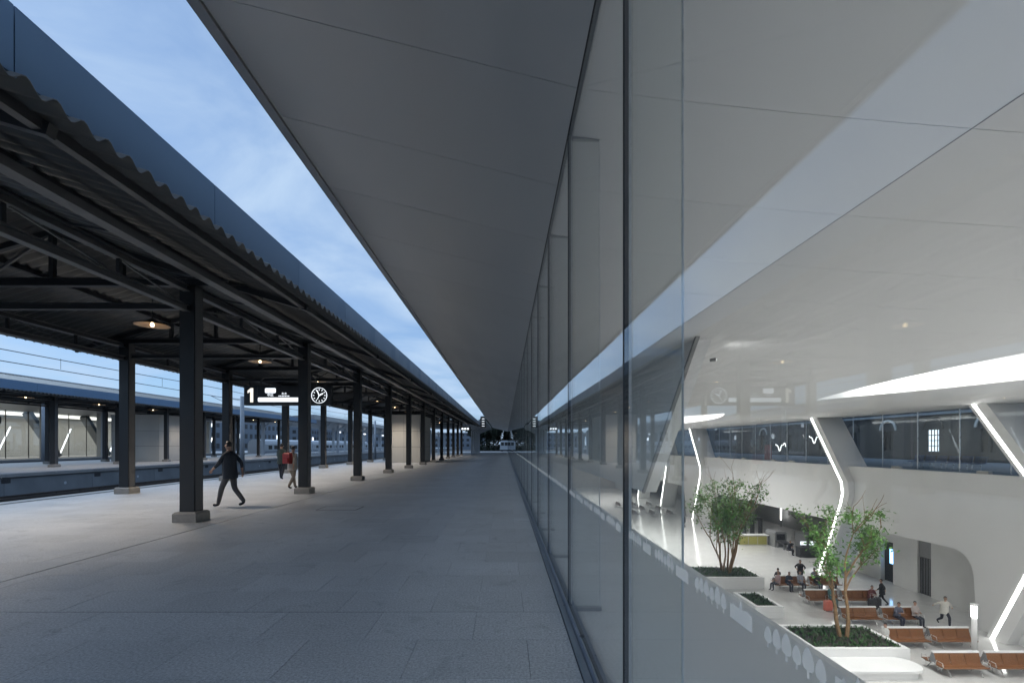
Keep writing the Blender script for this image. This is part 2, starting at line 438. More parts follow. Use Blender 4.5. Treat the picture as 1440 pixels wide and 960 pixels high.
while ey < 150:
    inst(cope, 'edge_coping', platform, (0, ey+1.25, 0)); ey += 2.5

ac = tag(empty('access_cover', (-4.4, 12.95, 0.0015)), 'flush access cover outlined by a dark seam in the platform paving', 'cover')
MB().box(-0.5, 0.5, -0.35, 0.35, -0.004, 0.003).obj('lid', M['slab'], ac)
for x0, x1, y0, y1 in ((-0.525, 0.525, -0.372, -0.352), (-0.525, 0.525, 0.352, 0.372), (-0.525, -0.502, -0.352, 0.352), (0.502, 0.525, -0.352, 0.352)):
    MB().box(x0, x1, y0, y1, -0.004, 0.0035).obj('frame_bar', M['strip'], ac)

def far_platform(xa, xb, y0, y1, marks):
    p = kind(MB().box(xa, xb-0.08, y0, y1, -1.39, -0.2).box(xa, xb-0.08, y0, y1, -0.2, -0.02).obj('platform', [M['concrete']]), 'structure')
    seg = MB().box(-0.08, 0, 0.01, 5.99, -1.30, -0.21).mesh('wall_panel', M['concrete'])
    cop = MB().cbox(-0.6, 0.12, 0.01, 5.99, -0.2, 0.0, 0.01).mesh('edge_coping', M['coping'])
    y = y0
    while y < y1:
        inst(seg, 'wall_panel', p, (xb, y, 0)); inst(cop, 'edge_coping', p, (xb, y, 0)); y += 6
    MB().box(xa, xb-0.61, y0, y1, -0.03, 0.0).obj('paving', M['slab'], p)
    if marks:
        mk = MB().lathe([(0.001, 0), (0.1, 0)], 14).mesh('wall_disc', M['train'])
        sq = MB().box(0, 0.02, -0.25, 0.25, -0.12, 0.12).mesh('wall_plate', M['strip'])
        y = y0+9
        while y < 120:
            o = inst(mk, 'wall_disc', p, (xb+0.006, y, -0.8)); o.rotation_euler = (0, R(90), 0)
            if int(y*7) % 2: inst(sq, 'wall_plate', p, (xb+0.003, y+2.5, -0.42))
            y += 6.3
    return p
far_platform(-46, -29, 4, 300, True)
far_platform(-75, -55, 4, 300, False)

# ------------------------------------------------------------------ great roof: soffit, ceiling strips, oculi
roof = tag(empty('station_roof', (GX, 20, 4.9)), 'great white station roof sweeping over the glass wall, with pale grey soffit', 'roof')
def rpart(mb, name, m, smooth=False):
    o = mb.obj(name, m, roof, smooth=smooth); o.location = (-GX, -20, -4.9); return o
OC = [(16.45, 3.0, 8.0, 17.6), (16.6, 2.9, 50.0, 13.5), (16.6, 2.9, 92.0, 13.0)]    # centre x, half width, centre y, half length
def lens(y):
    for xc, wd, yc, ln in OC:
        t = (y-yc)/ln
        if abs(t) < 1: h = wd*(1-t*t); return xc-h, xc+h, xc
    xc = 16.5
    return xc, xc, xc
STRIP = 1.64
k0 = -10
ys = [4.35+STRIP*k for k in range(k0, 70)]
ys = [y for y in ys if y < YE-2]
def surf(xs_of, ya, yb, ny, th=0.03, g_=0.0035):
    mb = MB(); rows = []
    for j in range(ny+1):
        y = ya+g_ + (yb-ya-2*g_)*j/ny
        rows.append([(x, y, zc(x)) for x in xs_of(y)])
    n = len(rows[0]); vs = [p for r in rows for p in r]
    fs = [(j*n+i, (j+1)*n+i, (j+1)*n+i+1, j*n+i+1) for j in range(ny) for i in range(n-1)]
    m0 = len(vs); top = [(p[0], p[1], p[2]+th) for p in vs]
    fs2 = []
    for i in range(n-1):
        fs2.append((i, i+1, m0+i+1, m0+i)); a = ny*n
        fs2.append((a+i, m0+a+i, m0+a+i+1, a+i+1))
    for j in range(ny):
        fs2.append((j*n, m0+j*n, m0+(j+1)*n, (j+1)*n)); b = n-1
        fs2.append((j*n+b, (j+1)*n+b, m0+(j+1)*n+b, m0+j*n+b))
    mb.add(vs+top, fs+fs2); return mb
def lin(a, b, n): return [a+(b-a)*i/n for i in range(n+1)]
for i in range(len(ys)-1):
    ya, yb = ys[i], ys[i+1]
    rpart(surf(lambda y: lin(-2.78, GX-0.022, 8), ya, yb, 2), 'soffit_panel', M['soffit'])
    if yb < -8: continue
    a0, b0, _ = lens(ya); a1, b1, _ = lens(yb); am, bm_, _ = lens((ya+yb)/2)
    opening = (b0-a0)+(b1-a1)+(bm_-am) > 0.01
    left = lambda y: [GX+0.03+(lens(y)[0]-GX-0.03)*(t**1.4) for t in lin(0, 1, 12)]
    right = lambda y: lin(lens(y)[1], 28.6, 8)
    if opening:
        rpart(surf(left, ya, yb, 4), 'ceiling_panel', M['ceil'])
        rpart(surf(right, ya, yb, 4), 'ceiling_panel', M['ceil'])
    else:
        rpart(surf(lambda y: [GX+0.03+(28.6-GX-0.03)*(t**1.5) for t in lin(0, 1, 20)], ya, yb, 1), 'ceiling_panel', M['ceil'])
rpart(MB().box(-2.9, 34, -14, YE-1.9, 6.4, 6.9), 'roof_deck', M['trim'])
rpart(MB().prism([(-2.93, zc(-2.9)-0.02), (-2.79, zc(-2.79)-0.03), (-2.79, 6.39), (-2.93, 6.39)], 'y', -14, YE-2), 'eave_trim', M['trim'])
rpart(MB().prism([(-2.76, zc(-2.76)+0.04), (-2.70, zc(-2.7)+0.04), (-2.70, 6.35), (-2.76, 6.35)], 'y', -14, YE-2), 'gutter_channel', M['steel2'])
rpart(MB().box(GX-0.03, GX+0.03, -14, YE-2, 4.935, 5.2), 'shadow_gap', M['joint'])
rpart(MB().prism([(-2.9, 5.75), (GX, 4.88), (GX, 6.39), (-2.9, 6.39)], 'y', YE-2.2, YE-2.0), 'end_cap', M['trim'])
for xc, wd, yc, ln in OC:
    n = 40; mb = MB(); lo = []; 
    pts = [(xc-wd*(1-t*t), yc+ln*t) for t in lin(-1, 1, n)] + [(xc+wd*(1-t*t), yc+ln*t) for t in lin(1, -1, n)][1:-1]
    vs = [(x, y, zc(x)-0.002) for x, y in pts] + [(x, y, 6.0) for x, y in pts]
    m = len(pts); mb.add(vs, [(i, (i+1) % m, m+(i+1) % m, m+i) for i in range(m)])
    rpart(mb, 'oculus_upstand', M['white'], True)
    mb = MB(); mb.add([(x, y, 5.98) for x, y in pts], [(0, 1, m-1)] + [(i, i+1, m-i-1, m-i) for i in range(1, n-1)] + [(n-1, n, n+1)])
    rpart(mb, 'light_panel', M['oculus'])
    for q in (-0.7, -0.35, 0.0, 0.35, 0.7):
        ad = bpy.data.lights.new('oculus_lamp', 'AREA'); ad.shape = 'RECTANGLE'; ad.size = 2*wd*(1-q*q)*0.75; ad.size_y = ln*0.3
        ad.energy = 515; ad.color = (1.0, 0.985, 0.96); ad.spread = R(128)
        ao = bpy.data.objects.new('oculus_lamp', ad); col.objects.link(ao); ao.parent = roof
        ao.location = (xc-GX, yc+q*ln-20, 5.95-4.9)

xj = 4.2
rpart(MB().box(xj-0.004, xj+0.004, -8, YE-3, zc(xj)-0.003, zc(xj)+0.02), 'ceiling_joint', M['grey'])
for i in range(9):
    y = 34.6+i*7.2
    dlr = tag(empty('downlight', (26.2, y, zc(26.2))), nth(i, 'small round downlight', 'in the ceiling edge above the terrace glass'), 'lamp', 'ceiling edge downlights')
    MB().lathe([(0.001, -0.012), (0.075, -0.012)], 14).obj('lens', M['led'], dlr); MB().lathe([(0.076, -0.003), (0.078, -0.018), (0.11, -0.016), (0.115, -0.002)], 14).obj('ring', M['trim'], dlr)

# ------------------------------------------------------------------ glass curtain wall
gw = tag(empty('glass_wall', (GX, 20, 0)), 'tall frameless glass wall between platform and sunken waiting hall', 'glass wall')
def gpart(o): o.location = Vector(o.location) - Vector((GX, 20, 0)); return o
PITCH = 2.35
P0 = 2.68 - 3*PITCH
pane_me = MB().box(-0.012, 0.012, 0.012, PITCH-0.012, 0.06, 4.90).mesh('glass_pane', M['glass'])
joint_me = MB().box(-0.0145, 0.0135, -0.009, 0.009, 0.05, 4.92).mesh('silicone_joint', M['joint'])
fin_me = MB().box(0.03, 0.31, -0.0095, 0.0095, 0.02, 4.86).mesh('glass_fin', M['fin'])
fedge_me = MB().box(0.313, 0.319, -0.0105, 0.0105, 0.02, 4.86).mesh('fin_edge', M['edge'])
cap_me = MB().box(0.0145, 0.029, -0.010, 0.016, 0.02, 4.86).mesh('fin_seat', M['edge'])
foot_me = MB().box(0.02, 0.33, -0.03, 0.03, -0.02, 0.02).mesh('fin_shoe', M['grey'])
top_me = MB().box(0.02, 0.32, -0.02, 0.02, 4.86, 4.9).mesh('fin_head', M['grey'])
# skyline motif, drawn once for a repeat of 0.405 m
def motif(y, mb, x):
    def poly(pts): mb.add([(x, y+p[0], 1.20+p[1]) for p in pts], [tuple(range(len(pts)))])
    poly([(0.0, 0), (0.125, 0), (0.125, 0.042), (0.105, 0.042), (0.10, 0.05), (0.095, 0.042), (0.07, 0.042), (0.066, 0.062), (0.062, 0.070), (0.058, 0.062), (0.054, 0.042), (0.03, 0.048), (0.0, 0.042)])
    yy = 0.150
    for hgt, wd in ((0.055, 0.036), (0.062, 0.042), (0.050, 0.034), (0.060, 0.040), (0.056, 0.036), (0.048, 0.034)):
        poly([(yy+wd*a, hgt*b) for a, b in ((0.40,-0.10),(0.60,-0.10),(0.60,0.16),(0.86,0.20),(1.0,0.36),(0.97,0.58),(0.84,0.80),(0.64,0.96),(0.5,1.0),(0.36,0.96),(0.16,0.80),(0.03,0.58),(0.0,0.36),(0.14,0.20),(0.40,0.16))])
        yy += wd+0.003
mm = MB(); 
for q in range(5): motif(0.06+q*0.447, mm, -0.0135)
motif_me = mm.mesh('skyline_motif', M['motif'], fix=False)
npan = int((YE-2-P0)/PITCH)
for i in range(npan):
    y = P0 + i*PITCH
    p = inst(pane_me, 'glass_pane', gw, (0, y-20, 0))
    kind(inst(motif_me, 'skyline_motif', p, (0, 0, 0)), 'stuff')
    inst(joint_me, 'silicone_joint', gw, (0, y-20, 0))
    f = inst(fin_me, 'glass_fin', gw, (0, y-20, 0))
    inst(fedge_me, 'fin_edge', f); inst(cap_me, 'fin_seat', f); inst(foot_me, 'fin_shoe', f); inst(top_me, 'fin_head', f)
def sillp(mb, name, m):
    gpart(mb.obj(name, m, gw))
y0s, y1s = P0, P0+npan*PITCH
sillp(MB().box(GX-0.10, GX-0.045, y0s, y1s, 0.0, 0.022), 'sill_flange', M['sill'])
sillp(MB().prism([(GX-0.044, 0), (GX-0.016, 0), (GX-0.016, 0.065), (GX-0.030, 0.065)], 'y', y0s, y1s), 'sill_bead', M['sill'])
sillp(MB().box(GX-0.016, GX+0.016, y0s, y1s, 0.0, 0.058), 'sill_channel', M['joint'])
sillp(MB().box(GX+0.016, GX+0.05, y0s, y1s, -0.02, 0.05), 'inner_bead', M['sill'])

# ------------------------------------------------------------------ sunken hall
hall_floor = kind(MB().add([(GX-1,-20,HF),(46,-20,HF),(46,YE,HF),(GX-1,YE,HF)], [(0,1,2,3)]).obj('hall_floor', M['hfloor']), 'structure')
tag(MB().prism([(GX-1.0,-0.6),(2.5,-0.6),(2.7,-0.5),(2.76,-0.3),(2.76,-0.16),(2.68,-0.06),(2.55,-0.02),(GX+0.05,-0.02),(GX-0.02,-0.06),(GX-1.0,-0.06)], 'y', -14, YE).obj('inner_ledge', M['ledge']),
    'smooth grey ledge with rounded edge just inside the glass wall above the hall', 'ledge')
tag(MB().box(1.4, 1.8, -14, YE, HF, -0.6).obj('retaining_wall', M['wall']), 'white wall under the inner ledge, down to the hall floor', 'wall')
tag(MB().box(GX+0.02, 46, YE, YE+0.4, HF, 6.4).obj('end_wall', M['wall']), 'white wall closing the far end of the waiting hall', 'wall')
tag(MB().box(GX-1, 46, -20.4, -20, HF, 6.4).obj('rear_wall', M['wall']), 'white wall closing the near end of the hall behind the camera', 'wall')
sw = tag(empty('slanted_screen_wall', (5.0, 17.4, 0)), 'grey hanging screen wall with a slanted end, left of the hall behind the glass', 'wall')
o = MB().prism([(12.45, zc(5.0)+0.3), (YE-0.05, zc(5.0)+0.3), (YE-0.05, 0.0), (17.4, 0.0)], 'x', 5.0, 5.45).obj('wall_body', M['white'], sw); o.location = (-5.0, -17.4, 0)
o = MB().bar((4.96, 12.36, zc(5.0)+0.1), (4.96, 17.31, 0.0), 0.10, 0.08).obj('edge_trim', M['grey'], sw); o.location = (-5.0, -17.4, 0)

spt = tag(empty('wall_spot', (5.6, 12.9, 3.95)), 'small spotlight at the top of the slanted screen wall, washing the ceiling', 'lamp')
MB().tube([(-0.12, 0, 0), (0.02, 0, 0.02)], 0.045, 12).obj('housing', M['grey'], spt)
MB().tube([(0.021, 0, 0.02), (0.026, 0, 0.021)], 0.038, 12).obj('lens', M['led'], spt)
sl = bpy.data.lights.new('spot_light', 'SPOT'); sl.energy = 16; sl.spot_size = R(95); sl.spot_blend = 0.9; sl.shadow_soft_size = 0.04; sl.color = (1, 0.985, 0.96)
so = bpy.data.objects.new('spot_light', sl); col.objects.link(so); so.parent = spt; so.location = (0.05, 0, 0.02)
so.rotation_euler = Vector((-1.0, -0.25, -0.22)).to_track_quat('Z', 'Y').to_euler()
# far side of the hall: white balcony front with a round-cornered opening, recessed wall, terrace
fs_ = tag(empty('balcony_front', (XF, 40, HF)), 'smooth white balcony front along the far side of the hall', 'wall')
def fpart(mb, name, m, parent=None, smooth=False):
    o = mb.obj(name, m, parent or fs_, smooth=smooth); o.location = (-XF, -40, -HF); return o
def zb(y):                       # underside of the balcony front along the hall
    lo, hi, r = HF, -4.46, 1.3
    def corner(t):               # t from the edge of the opening, quarter round of radius r
        return hi if t >= r else hi - r + math.sqrt(max(0, r*r-(r-t)**2))
    for a, b in ((27.6, 63.0), (72.0, 104.0)):
        if a < y < b: return corner(min(y-a, b-y))
    return lo
def foff(z):                     # the front bellies out a little towards mid height
    t = (z-HF)/(0.03-HF); return -0.28*math.sin(math.pi*min(1, max(0, t)))
def band(ylist, zlo, zhi, n):
    vs = []; fs = []
    for q, y in enumerate(ylist):
        a, b = zlo(y), zhi(y); base = len(vs)
        vs += [(XF+foff(a+(b-a)*k/n), y, a+(b-a)*k/n) for k in range(n+1)]
        if q: fs += [(base-n-1+k, base+k, base+k+1, base-n+k) for k in range(n)]
    return MB().add(vs, fs)
SOLID = ((-20.0, 27.6), (63.0, 72.0), (104.0, YE))
OPEN_ = ((27.6, 63.0), (72.0, 104.0))
for a, b in SOLID: fpart(band(lin(a, b, 8), lambda y: HF, lambda y: 0.03, 24), 'fascia', M['white'], None, True)
for a, b in OPEN_:
    yl = [a+1e-3]+[a+0.1*i for i in range(1, 14)] + lin(a+1.6, b-1.6, 14) + [b-0.1*i for i in range(13, 0, -1)]+[b-1e-3]
    fpart(band(yl, zb, lambda y: 0.03, 14), 'fascia', M['white'], None, True)
    vs = []; fs = []
    for q, y in enumerate(yl):
        z = zb(y); base = len(vs); vs += [(XF+foff(z), y, z), (XF+0.6, y, z)]
        if q: fs.append((base-2, base, base+1, base-1))
    fpart(MB().add(vs, fs), 'opening_reveal', M['white'])
fpart(MB().box(XF-0.02, XF+0.5, -20, YE, -0.02, 0.03), 'top_ledge', M['white'])
fpart(MB().box(XF+0.5, 36.0, 27.0, YE, -4.44, -0.4), 'balcony_slab', M['white'])
rw = tag(empty('recessed_wall', (29.3, 36, HF)), 'pale wall recessed under the balcony with two tall dark doorways', 'wall')
def rwp(mb, name, m, parent=None):
    o = mb.obj(name, m, parent or rw); o.location = (-29.3, -36, -HF); return o
segs = [(27.0, 33.25), (34.35, 36.5), (37.7, 44.0)]
for a, b in segs: rwp(MB().box(29.3, 29.7, a, b, HF, -4.44), 'wall_section', M['wall'])
rwp(MB().box(29.42, 29.7, 33.25, 34.35, -6.2, -4.44), 'door_head', M['grey'])
rwp(MB().box(29.30, 29.70, 36.5, 37.7, -5.7, -4.44), 'door_head', M['wall'])
d1 = rwp(MB().box(29.5, 29.56, 33.25, 34.35, HF, -6.2), 'door', M['dark'])
for q in range(5): 
    o = MB().box(29.485, 29.5, 33.33+q*0.22, 33.36+q*0.22, HF+0.05, -6.25).obj('door_slat', M['grey'], d1)
d2 = rwp(MB().box(29.62, 29.68, 36.5, 37.7, HF, -5.7), 'door', M['dark'])
MB().box(29.605, 29.62, 36.7, 37.2, -7.4, -6.3).obj('lit_screen', M['blue_lit'], d2)
rwp(MB().box(29.7, 36, 44.0, 44.3, HF, -4.44), 'side_wall', M['wall'])
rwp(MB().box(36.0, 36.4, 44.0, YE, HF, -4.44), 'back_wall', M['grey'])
rwp(MB().box(29.2, 29.32, 28.1, 28.25, HF, -4.44), 'wall_joint', M['dark'])

# upper terrace, glass and the old brick building beyond
kind(MB().box(XF+0.5, 46, -20, YE, -0.4, 0.0).box(46.0, 110, -20, 200, -1.39, 0.0).obj('terrace', M['concrete']), 'structure')
tg = tag(empty('terrace_glazing', (28.6, 40, 0)), 'long ribbon of dark glass above the white balcony front', 'glazing')
tp = MB().box(-0.01, 0.01, 0.02, 3.08, 0.05, 3.96).mesh('glass_pane', M['glass2'])
tm = MB().box(-0.03, 0.03, -0.025, 0.025, 0.03, 3.96).mesh('mullion', M['bmetal'])
ts = MB().cbox(-1.25, -1.02, -0.35, 0.35, 0.03, 0.20, 0.03).mesh('floor_clamp', M['panel'])
y = 18.0
while y < 112:
    inst(tp, 'glass_pane', tg, (0, y-40, 0)); inst(tm, 'mullion', tg, (0, y-40, 0))
    if int(y) % 2: inst(ts, 'floor_clamp', tg, (0, y-40+0.4, 0))
    y += 3.1
def chevron(yt, label):
    # white angled column: leans towards the camera going down to the knee, then back to the floor
    c = tag(empty('chevron_column', (XF, yt, HF)), label, 'column', 'chevron columns along the far side of the hall')
    kz, ky = -2.1, -3.9
    prof = [(0, 4.05), (ky+0.15, kz+0.9), (ky, kz), (ky+0.25, kz-0.9), (-1.1, HF)]
    wd = 1.05
    poly = [(p[0]-wd, p[1]) for p in prof] + [(p[0], p[1]) for p in reversed(prof)]
    o = MB().prism([(a, b-HF) for a, b in poly], 'x', -0.62, 1.5).obj('column_body', M['white'], c)
    mb = MB()
    for (a, za), (b, zb_) in zip(prof[:-1], prof[1:]):
        mb.add([(-0.632, a-0.22, za-HF), (-0.632, a-0.42, za-HF), (-0.632, b-0.42, zb_-HF), (-0.632, b-0.22, zb_-HF),
                (-0.622, a-0.22, za-HF), (-0.622, a-0.42, za-HF), (-0.622, b-0.42, zb_-HF), (-0.622, b-0.22, zb_-HF)],
               [(0,1,2,3), (7,6,5,4), (0,3,7,4), (1,5,6,2)])
    mb.obj('led_strip', M['led'], o)
    return c
chevron(27.6, 'white chevron column with bright light strip at the right edge of the photo')
chevron(42.0, 'white chevron column with bright light strip behind the right-hand hall tree')
chevron(69.5, 'white chevron column with bright light strip rising behind the left-hand hall tree')
chevron(83.5, 'white chevron column with light strip, second from the far end of the hall')
chevron(97.5, 'white chevron column with thin light strip at the far end of the hall')

bb = tag(empty('brick_building', (46, 45, 0)), 'dark old brick building with tall windows, seen through the terrace glass', 'building')
def bp(mb, name, m, parent=None):
    o = mb.obj(name, m, parent or bb)
    if parent is None: o.location = (-46, -45, 0)
    return o
wy = [40, 46, 52, 58, 64, 70, 78, 86]
wz0, wz1, ww = 1.0, 3.3, 0.75
edges = [20] + [e for y in wy for e in (y-ww, y+ww)] + [110]
for i in range(0, len(edges), 2): bp(MB().box(46, 46.5, edges[i], edges[i+1], 0, 8), 'wall_pier', M['brick'])
for i, y in enumerate(wy):
    bp(MB().box(46, 46.5, y-ww, y+ww, 0, wz0), 'window_apron', M['brick'])
    bp(MB().box(46, 46.5, y-ww, y+ww, wz1, 8), 'window_head', M['brick'])
    wdw = bp(MB().box(46.25, 46.3, y-ww, y+ww, wz0, wz1), 'window', M['winlit'] if i in (2,) else M['dark'])
    for q in range(1, 4): MB().box(46.18, 46.24, y-ww+2*ww*q/4-0.04, y-ww+2*ww*q/4+0.04, wz0, wz1).obj('glazing_bar', M['colm'], wdw)
    for q in range(1, 4): MB().box(46.17, 46.18, y-ww, y+ww, wz0+(wz1-wz0)*q/4-0.04, wz0+(wz1-wz0)*q/4+0.04).obj('glazing_bar', M['colm'], wdw)
    arc = MB().prism([(y+1.3*math.cos(t), wz1+0.1+1.3*math.sin(t)) for t in lin(0, math.pi, 14)] + [(y+1.05*math.cos(t), wz1+0.1+1.05*math.sin(t)) for t in lin(math.pi, 0, 14)], 'x', 45.86, 45.998)
    bp(arc, 'window_arch', M['panel'] if i % 2 else M['brick'])
bp(MB().box(45.75, 46, 20, 110, 4.9, 5.15), 'string_course', M['concrete'])
bp(MB().prism([(45.4, 8), (56, 8), (56, 11)], 'y', 20, 110), 'roof', M['dark'])

# ------------------------------------------------------------------ platform canopy (columns, trusses, corrugated sheets, fascia)
def canopy(name, label, dx, dz, cols_y, ya, yb, full=True):
    root = tag(empty(name, (-10.1+dx, ya, 0)), label, 'canopy')
    ox, oy = -10.1+dx, ya
    XR, XL, XC1, XC2, XM = -4.17, -15.2, -7.0, -13.2, -10.1
    def zr(x): return dz + (4.80 + (XR-x)*0.297 if x >= XM else 4.80+(XR-XM)*0.297 - (XM-x)*0.297)
    cache = {}
    def P(mname, fn, m, y=0.0, parent=None, nm=None, smooth=False):
        if mname not in cache: cache[mname] = fn().mesh(nm or mname, m, smooth)
        return inst(cache[mname], nm or mname, parent or root, (10.1, y-oy if parent is None else 0, 0) if parent is None else (0, 0, 0))
    ctop = 5.22+dz
    for x, tagx in ((XC1, 'r'), (XC2, 'l')):
        for y in cols_y:
            def cm():
                mb = MB(); h = 0.16
                mb.box(x-h, x+h, -h, h, 0.22, ctop); 
                return mb
            c = P('col'+tagx, cm, M['colm'], y, None, 'column')
            P('base'+tagx, lambda: MB().cbox(x-0.26, x+0.26, -0.26, 0.26, 0.0, 0.225, 0.04), M['base'], y, c, 'column_base')
            P('cheek'+tagx, lambda: MB().box(x+0.161, x+0.172, -0.13, 0.13, 0.24, ctop-0.02), M['steel2'], y, c, 'column_cover')
    bc = 5.32+dz; lc = 4.78+dz
    for y in cols_y:
        t = P('chord', lambda: MB().ibeam((-5.2, 0, bc), (-15.0, 0, bc), 0.16, 0.18), M['steel'], y, None, 'truss_chord')
        P('tie', lambda: MB().ibeam((XC1-0.16, 0, lc), (XC2+0.16, 0, lc), 0.14, 0.14), M['steel'], y, None, 'tie_beam')
        P('tcr', lambda: MB().bar((-4.4, 0, zr(-4.4)-0.13), (XM, 0, zr(XM)-0.13), 0.10, 0.12), M['steel'], y, t, 'top_chord')
        P('tcl', lambda: MB().bar((XL+0.2, 0, zr(XL+0.2)-0.13), (XM, 0, zr(XM)-0.13), 0.10, 0.12), M['steel'], y, t, 'top_chord')
        for q, px in enumerate((XM, -8.55, -11.65)):
            P('post%d' % q, lambda: MB().box(px-0.05, px+0.05, -0.05, 0.05, bc+0.09, zr(px)-0.18), M['steel'], y, t, 'truss_post')
        if full:
            for q, (a, b) in enumerate(((-7.1, -8.5), (-8.6, -10.0), (-13.1, -11.7), (-11.6, -10.2))):
                def dg():
                    return MB().bar((a, 0, bc+0.08), (b, 0, zr(b)-0.18), 0.045, 0.06)
                P('diag%d' % q, dg, M['steel2'], y, t, 'truss_diagonal')
            for q, px in enumerate((XC1+0.9, XC2-0.9)):
                P('brace%d' % q, lambda: MB().bar((px, 0, bc+0.09), (px+(0.7 if px > XM else -0.7), 0, zr(px+(0.7 if px > XM else -0.7))-0.19), 0.05, 0.06), M['steel'], y, t, 'eave_brace')
    n = len(cols_y)
    bays = [(cols_y[i], cols_y[i+1]) for i in range(n-1)]
    if cols_y[0] > ya: bays = [(max(ya, 2*cols_y[0]-cols_y[1]), cols_y[0])] + bays
    for a, b in bays:
        ln = b-a
        for x, tg_ in ((XC1, 'r'), (XC2, 'l')):
            kx = tg_+'%.2f' % ln
            tb_ = P('lb'+kx, lambda: MB().ibeam((x, 0.16, 4.70+dz), (x, ln-0.16, 4.70+dz), 0.15, 0.15), M['steel2'], a, None, 'long_beam')
            P('lt'+kx, lambda: MB().ibeam((x, 0.16, 5.14+dz), (x, ln-0.16, 5.14+dz), 0.15, 0.15), M['steel2'], a, None, 'long_beam')
            if full:
                for q in range(1, 3):
                    P('lp%d' % q+kx, lambda: MB().box(x-0.03, x+0.03, ln*q/3-0.03, ln*q/3+0.03, 4.775+dz, 5.065+dz), M['steel'], a, tb_, 'beam_post')
                for q, (s0, s1) in enumerate(((0.06, 0.33), (0.66, 0.35), (0.94, 0.67))):
                    P('ld%d' % q+kx, lambda: MB().bar((x, ln*s0, 4.78+dz), (x, ln*s1, 5.06+dz), 0.03, 0.03), M['steel2'], a, tb_, 'beam_diagonal')
        P('pipe%.2f' % ln, lambda: MB().bar((-5.75, 0.0, zr(-5.75)-0.36), (-5.75, ln-0.01, zr(-5.75)-0.36), 0.20, 0.12), M['steel2'], a, None, 'cable_tray')
        if full:
            for q in range(3):
                P('arm%d%.2f' % (q, ln), lambda: MB().bar((-7.0, ln*(q+0.5)/3, 5.24+dz), (-5.6, ln*(q+0.5)/3, zr(-5.75)-0.27), 0.05, 0.04), M['steel2'], a, None, 'tray_bracket')
    for px in (-4.5, -6.3, -8.5, -11.7, -14.0, -14.9):
        P('purlin%.1f' % px, lambda: MB().box(px-0.05, px+0.05, ya-oy, yb-oy, zr(px)-0.17+(0.0 if px != XM else 0), zr(px)-0.055), M['steel'], ya, None, 'purlin')
    # corrugated sheets and fascia panels, ten waves to a sheet
    wv, amp = 0.284, 0.05
    SL = wv*10
    def sheet(xa, xb):
        mb = MB(); rows = []; ns = 80
        for th in (0, 0.012):
            for i in range(ns+1):
                y = SL*i/ns; dzz = amp*math.cos(2*math.pi*y/wv) + th
                mb.v += [(xa, y, zr(xa)+dzz), (xb, y, zr(xb)+dzz)]
        m = 2*(ns+1)
        for i in range(ns):
            mb.f += [(2*i, 2*i+1, 2*i+3, 2*i+2), (m+2*i, m+2*i+2, m+2*i+3, m+2*i+1), (2*i, 2*i+2, m+2*i+2, m+2*i), (2*i+1, m+2*i+1, m+2*i+3, 2*i+3)]; mb.mi += [0]*4
        return mb
    y = ya
    while y < yb-0.1:
        P('sheetr', lambda: sheet(XR+0.10, XM+0.001), M['corr'], y, None, 'roof_sheet', True)
        P('sheetl', lambda: sheet(XL, XM-0.001), M['corr'], y, None, 'roof_sheet', True)
        P('fas', lambda: MB().box(XR-0.03, XR, 0.006, SL-0.006, 4.78+dz+0.06, 5.43+dz), M['fascia'], y, None, 'fascia_panel')
        P('fasb', lambda: MB().box(XR-0.12, XR-0.032, 0, SL, 4.9+dz, 5.38+dz), M['joint'], y, None, 'fascia_backing')
        y += SL
    P('ridge', lambda: MB().prism([(XM-0.3, zr(XM-0.3)+0.08), (XM+0.3, zr(XM+0.3)+0.08), (XM, zr(XM)+0.1)], 'y', 0, yb-ya), M['corr'], ya, None, 'ridge_cap')
    for ob in root.children: ob.location.x = -ox+dx
    return root
COLY = [10.8+6.1*k for k in range(-1, 12)]
canopy('platform_canopy', 'long dark steel canopy with corrugated roof and blue fascia over the near platform', 0, 0, COLY, 1.27, 80.9)
COL2 = [36.8+6.1*k for k in range(-2, 7)]
canopy('platform_canopy', 'dark canopy with corrugated edge over the far platform across the tracks', -27.3, 0.42, COL2, 21.2, 78.2, False)

# pendant lamps
def lamp(loc, top, power, label, group):
    r = tag(empty('pendant_lamp', loc), label, 'lamp', group)
    if 'shade' not in lamp_me:
        lamp_me['shade'] = MB().lathe([(0.45, -0.012), (0.44, 0.0), (0.30, 0.06), (0.14, 0.12), (0.07, 0.17), (0.0, 0.18)], 28).mesh('lamp_shade', M['shadeout'], True)
        lamp_me['in'] = MB().lathe([(0.435, -0.008), (0.29, 0.048), (0.13, 0.105), (0.0, 0.12)], 28).mesh('shade_lining', M['shade'], True)
        lamp_me['bulb'] = MB().lathe([(0.0, -0.055), (0.04, -0.04), (0.055, 0.0), (0.04, 0.045), (0.02, 0.09), (0.0, 0.095)], 14).mesh('bulb', M['bulb'], True)
    s = inst(lamp_me['shade'], 'lamp_shade', r); inst(lamp_me['in'], 'shade_lining', s); inst(lamp_me['bulb'], 'bulb', r)
    MB().tube([(0, 0, 0.17), (0, 0, top-loc[2])], 0.014, 6).obj('rod', M['steel'], r)
    ld = bpy.data.lights.new('lamp_light', 'SPOT'); ld.energy = power; ld.color = (1.0, 0.86, 0.70); ld.shadow_soft_size = 0.07; ld.spot_size = R(128); ld.spot_blend = 0.9
    lo = bpy.data.objects.new('lamp_light', ld); col.objects.link(lo); lo.parent = r; lo.location = (0, 0, -0.07)
    return r
lamp_me = {}
for i in range(-1, 11):
    y = 13.85+6.1*i
    lamp((-10.1, y, 5.12), 6.3, 560, nth(i+1, 'pendant lamp', 'glowing warm under the near platform canopy'), 'pendant lamps of the near canopy')
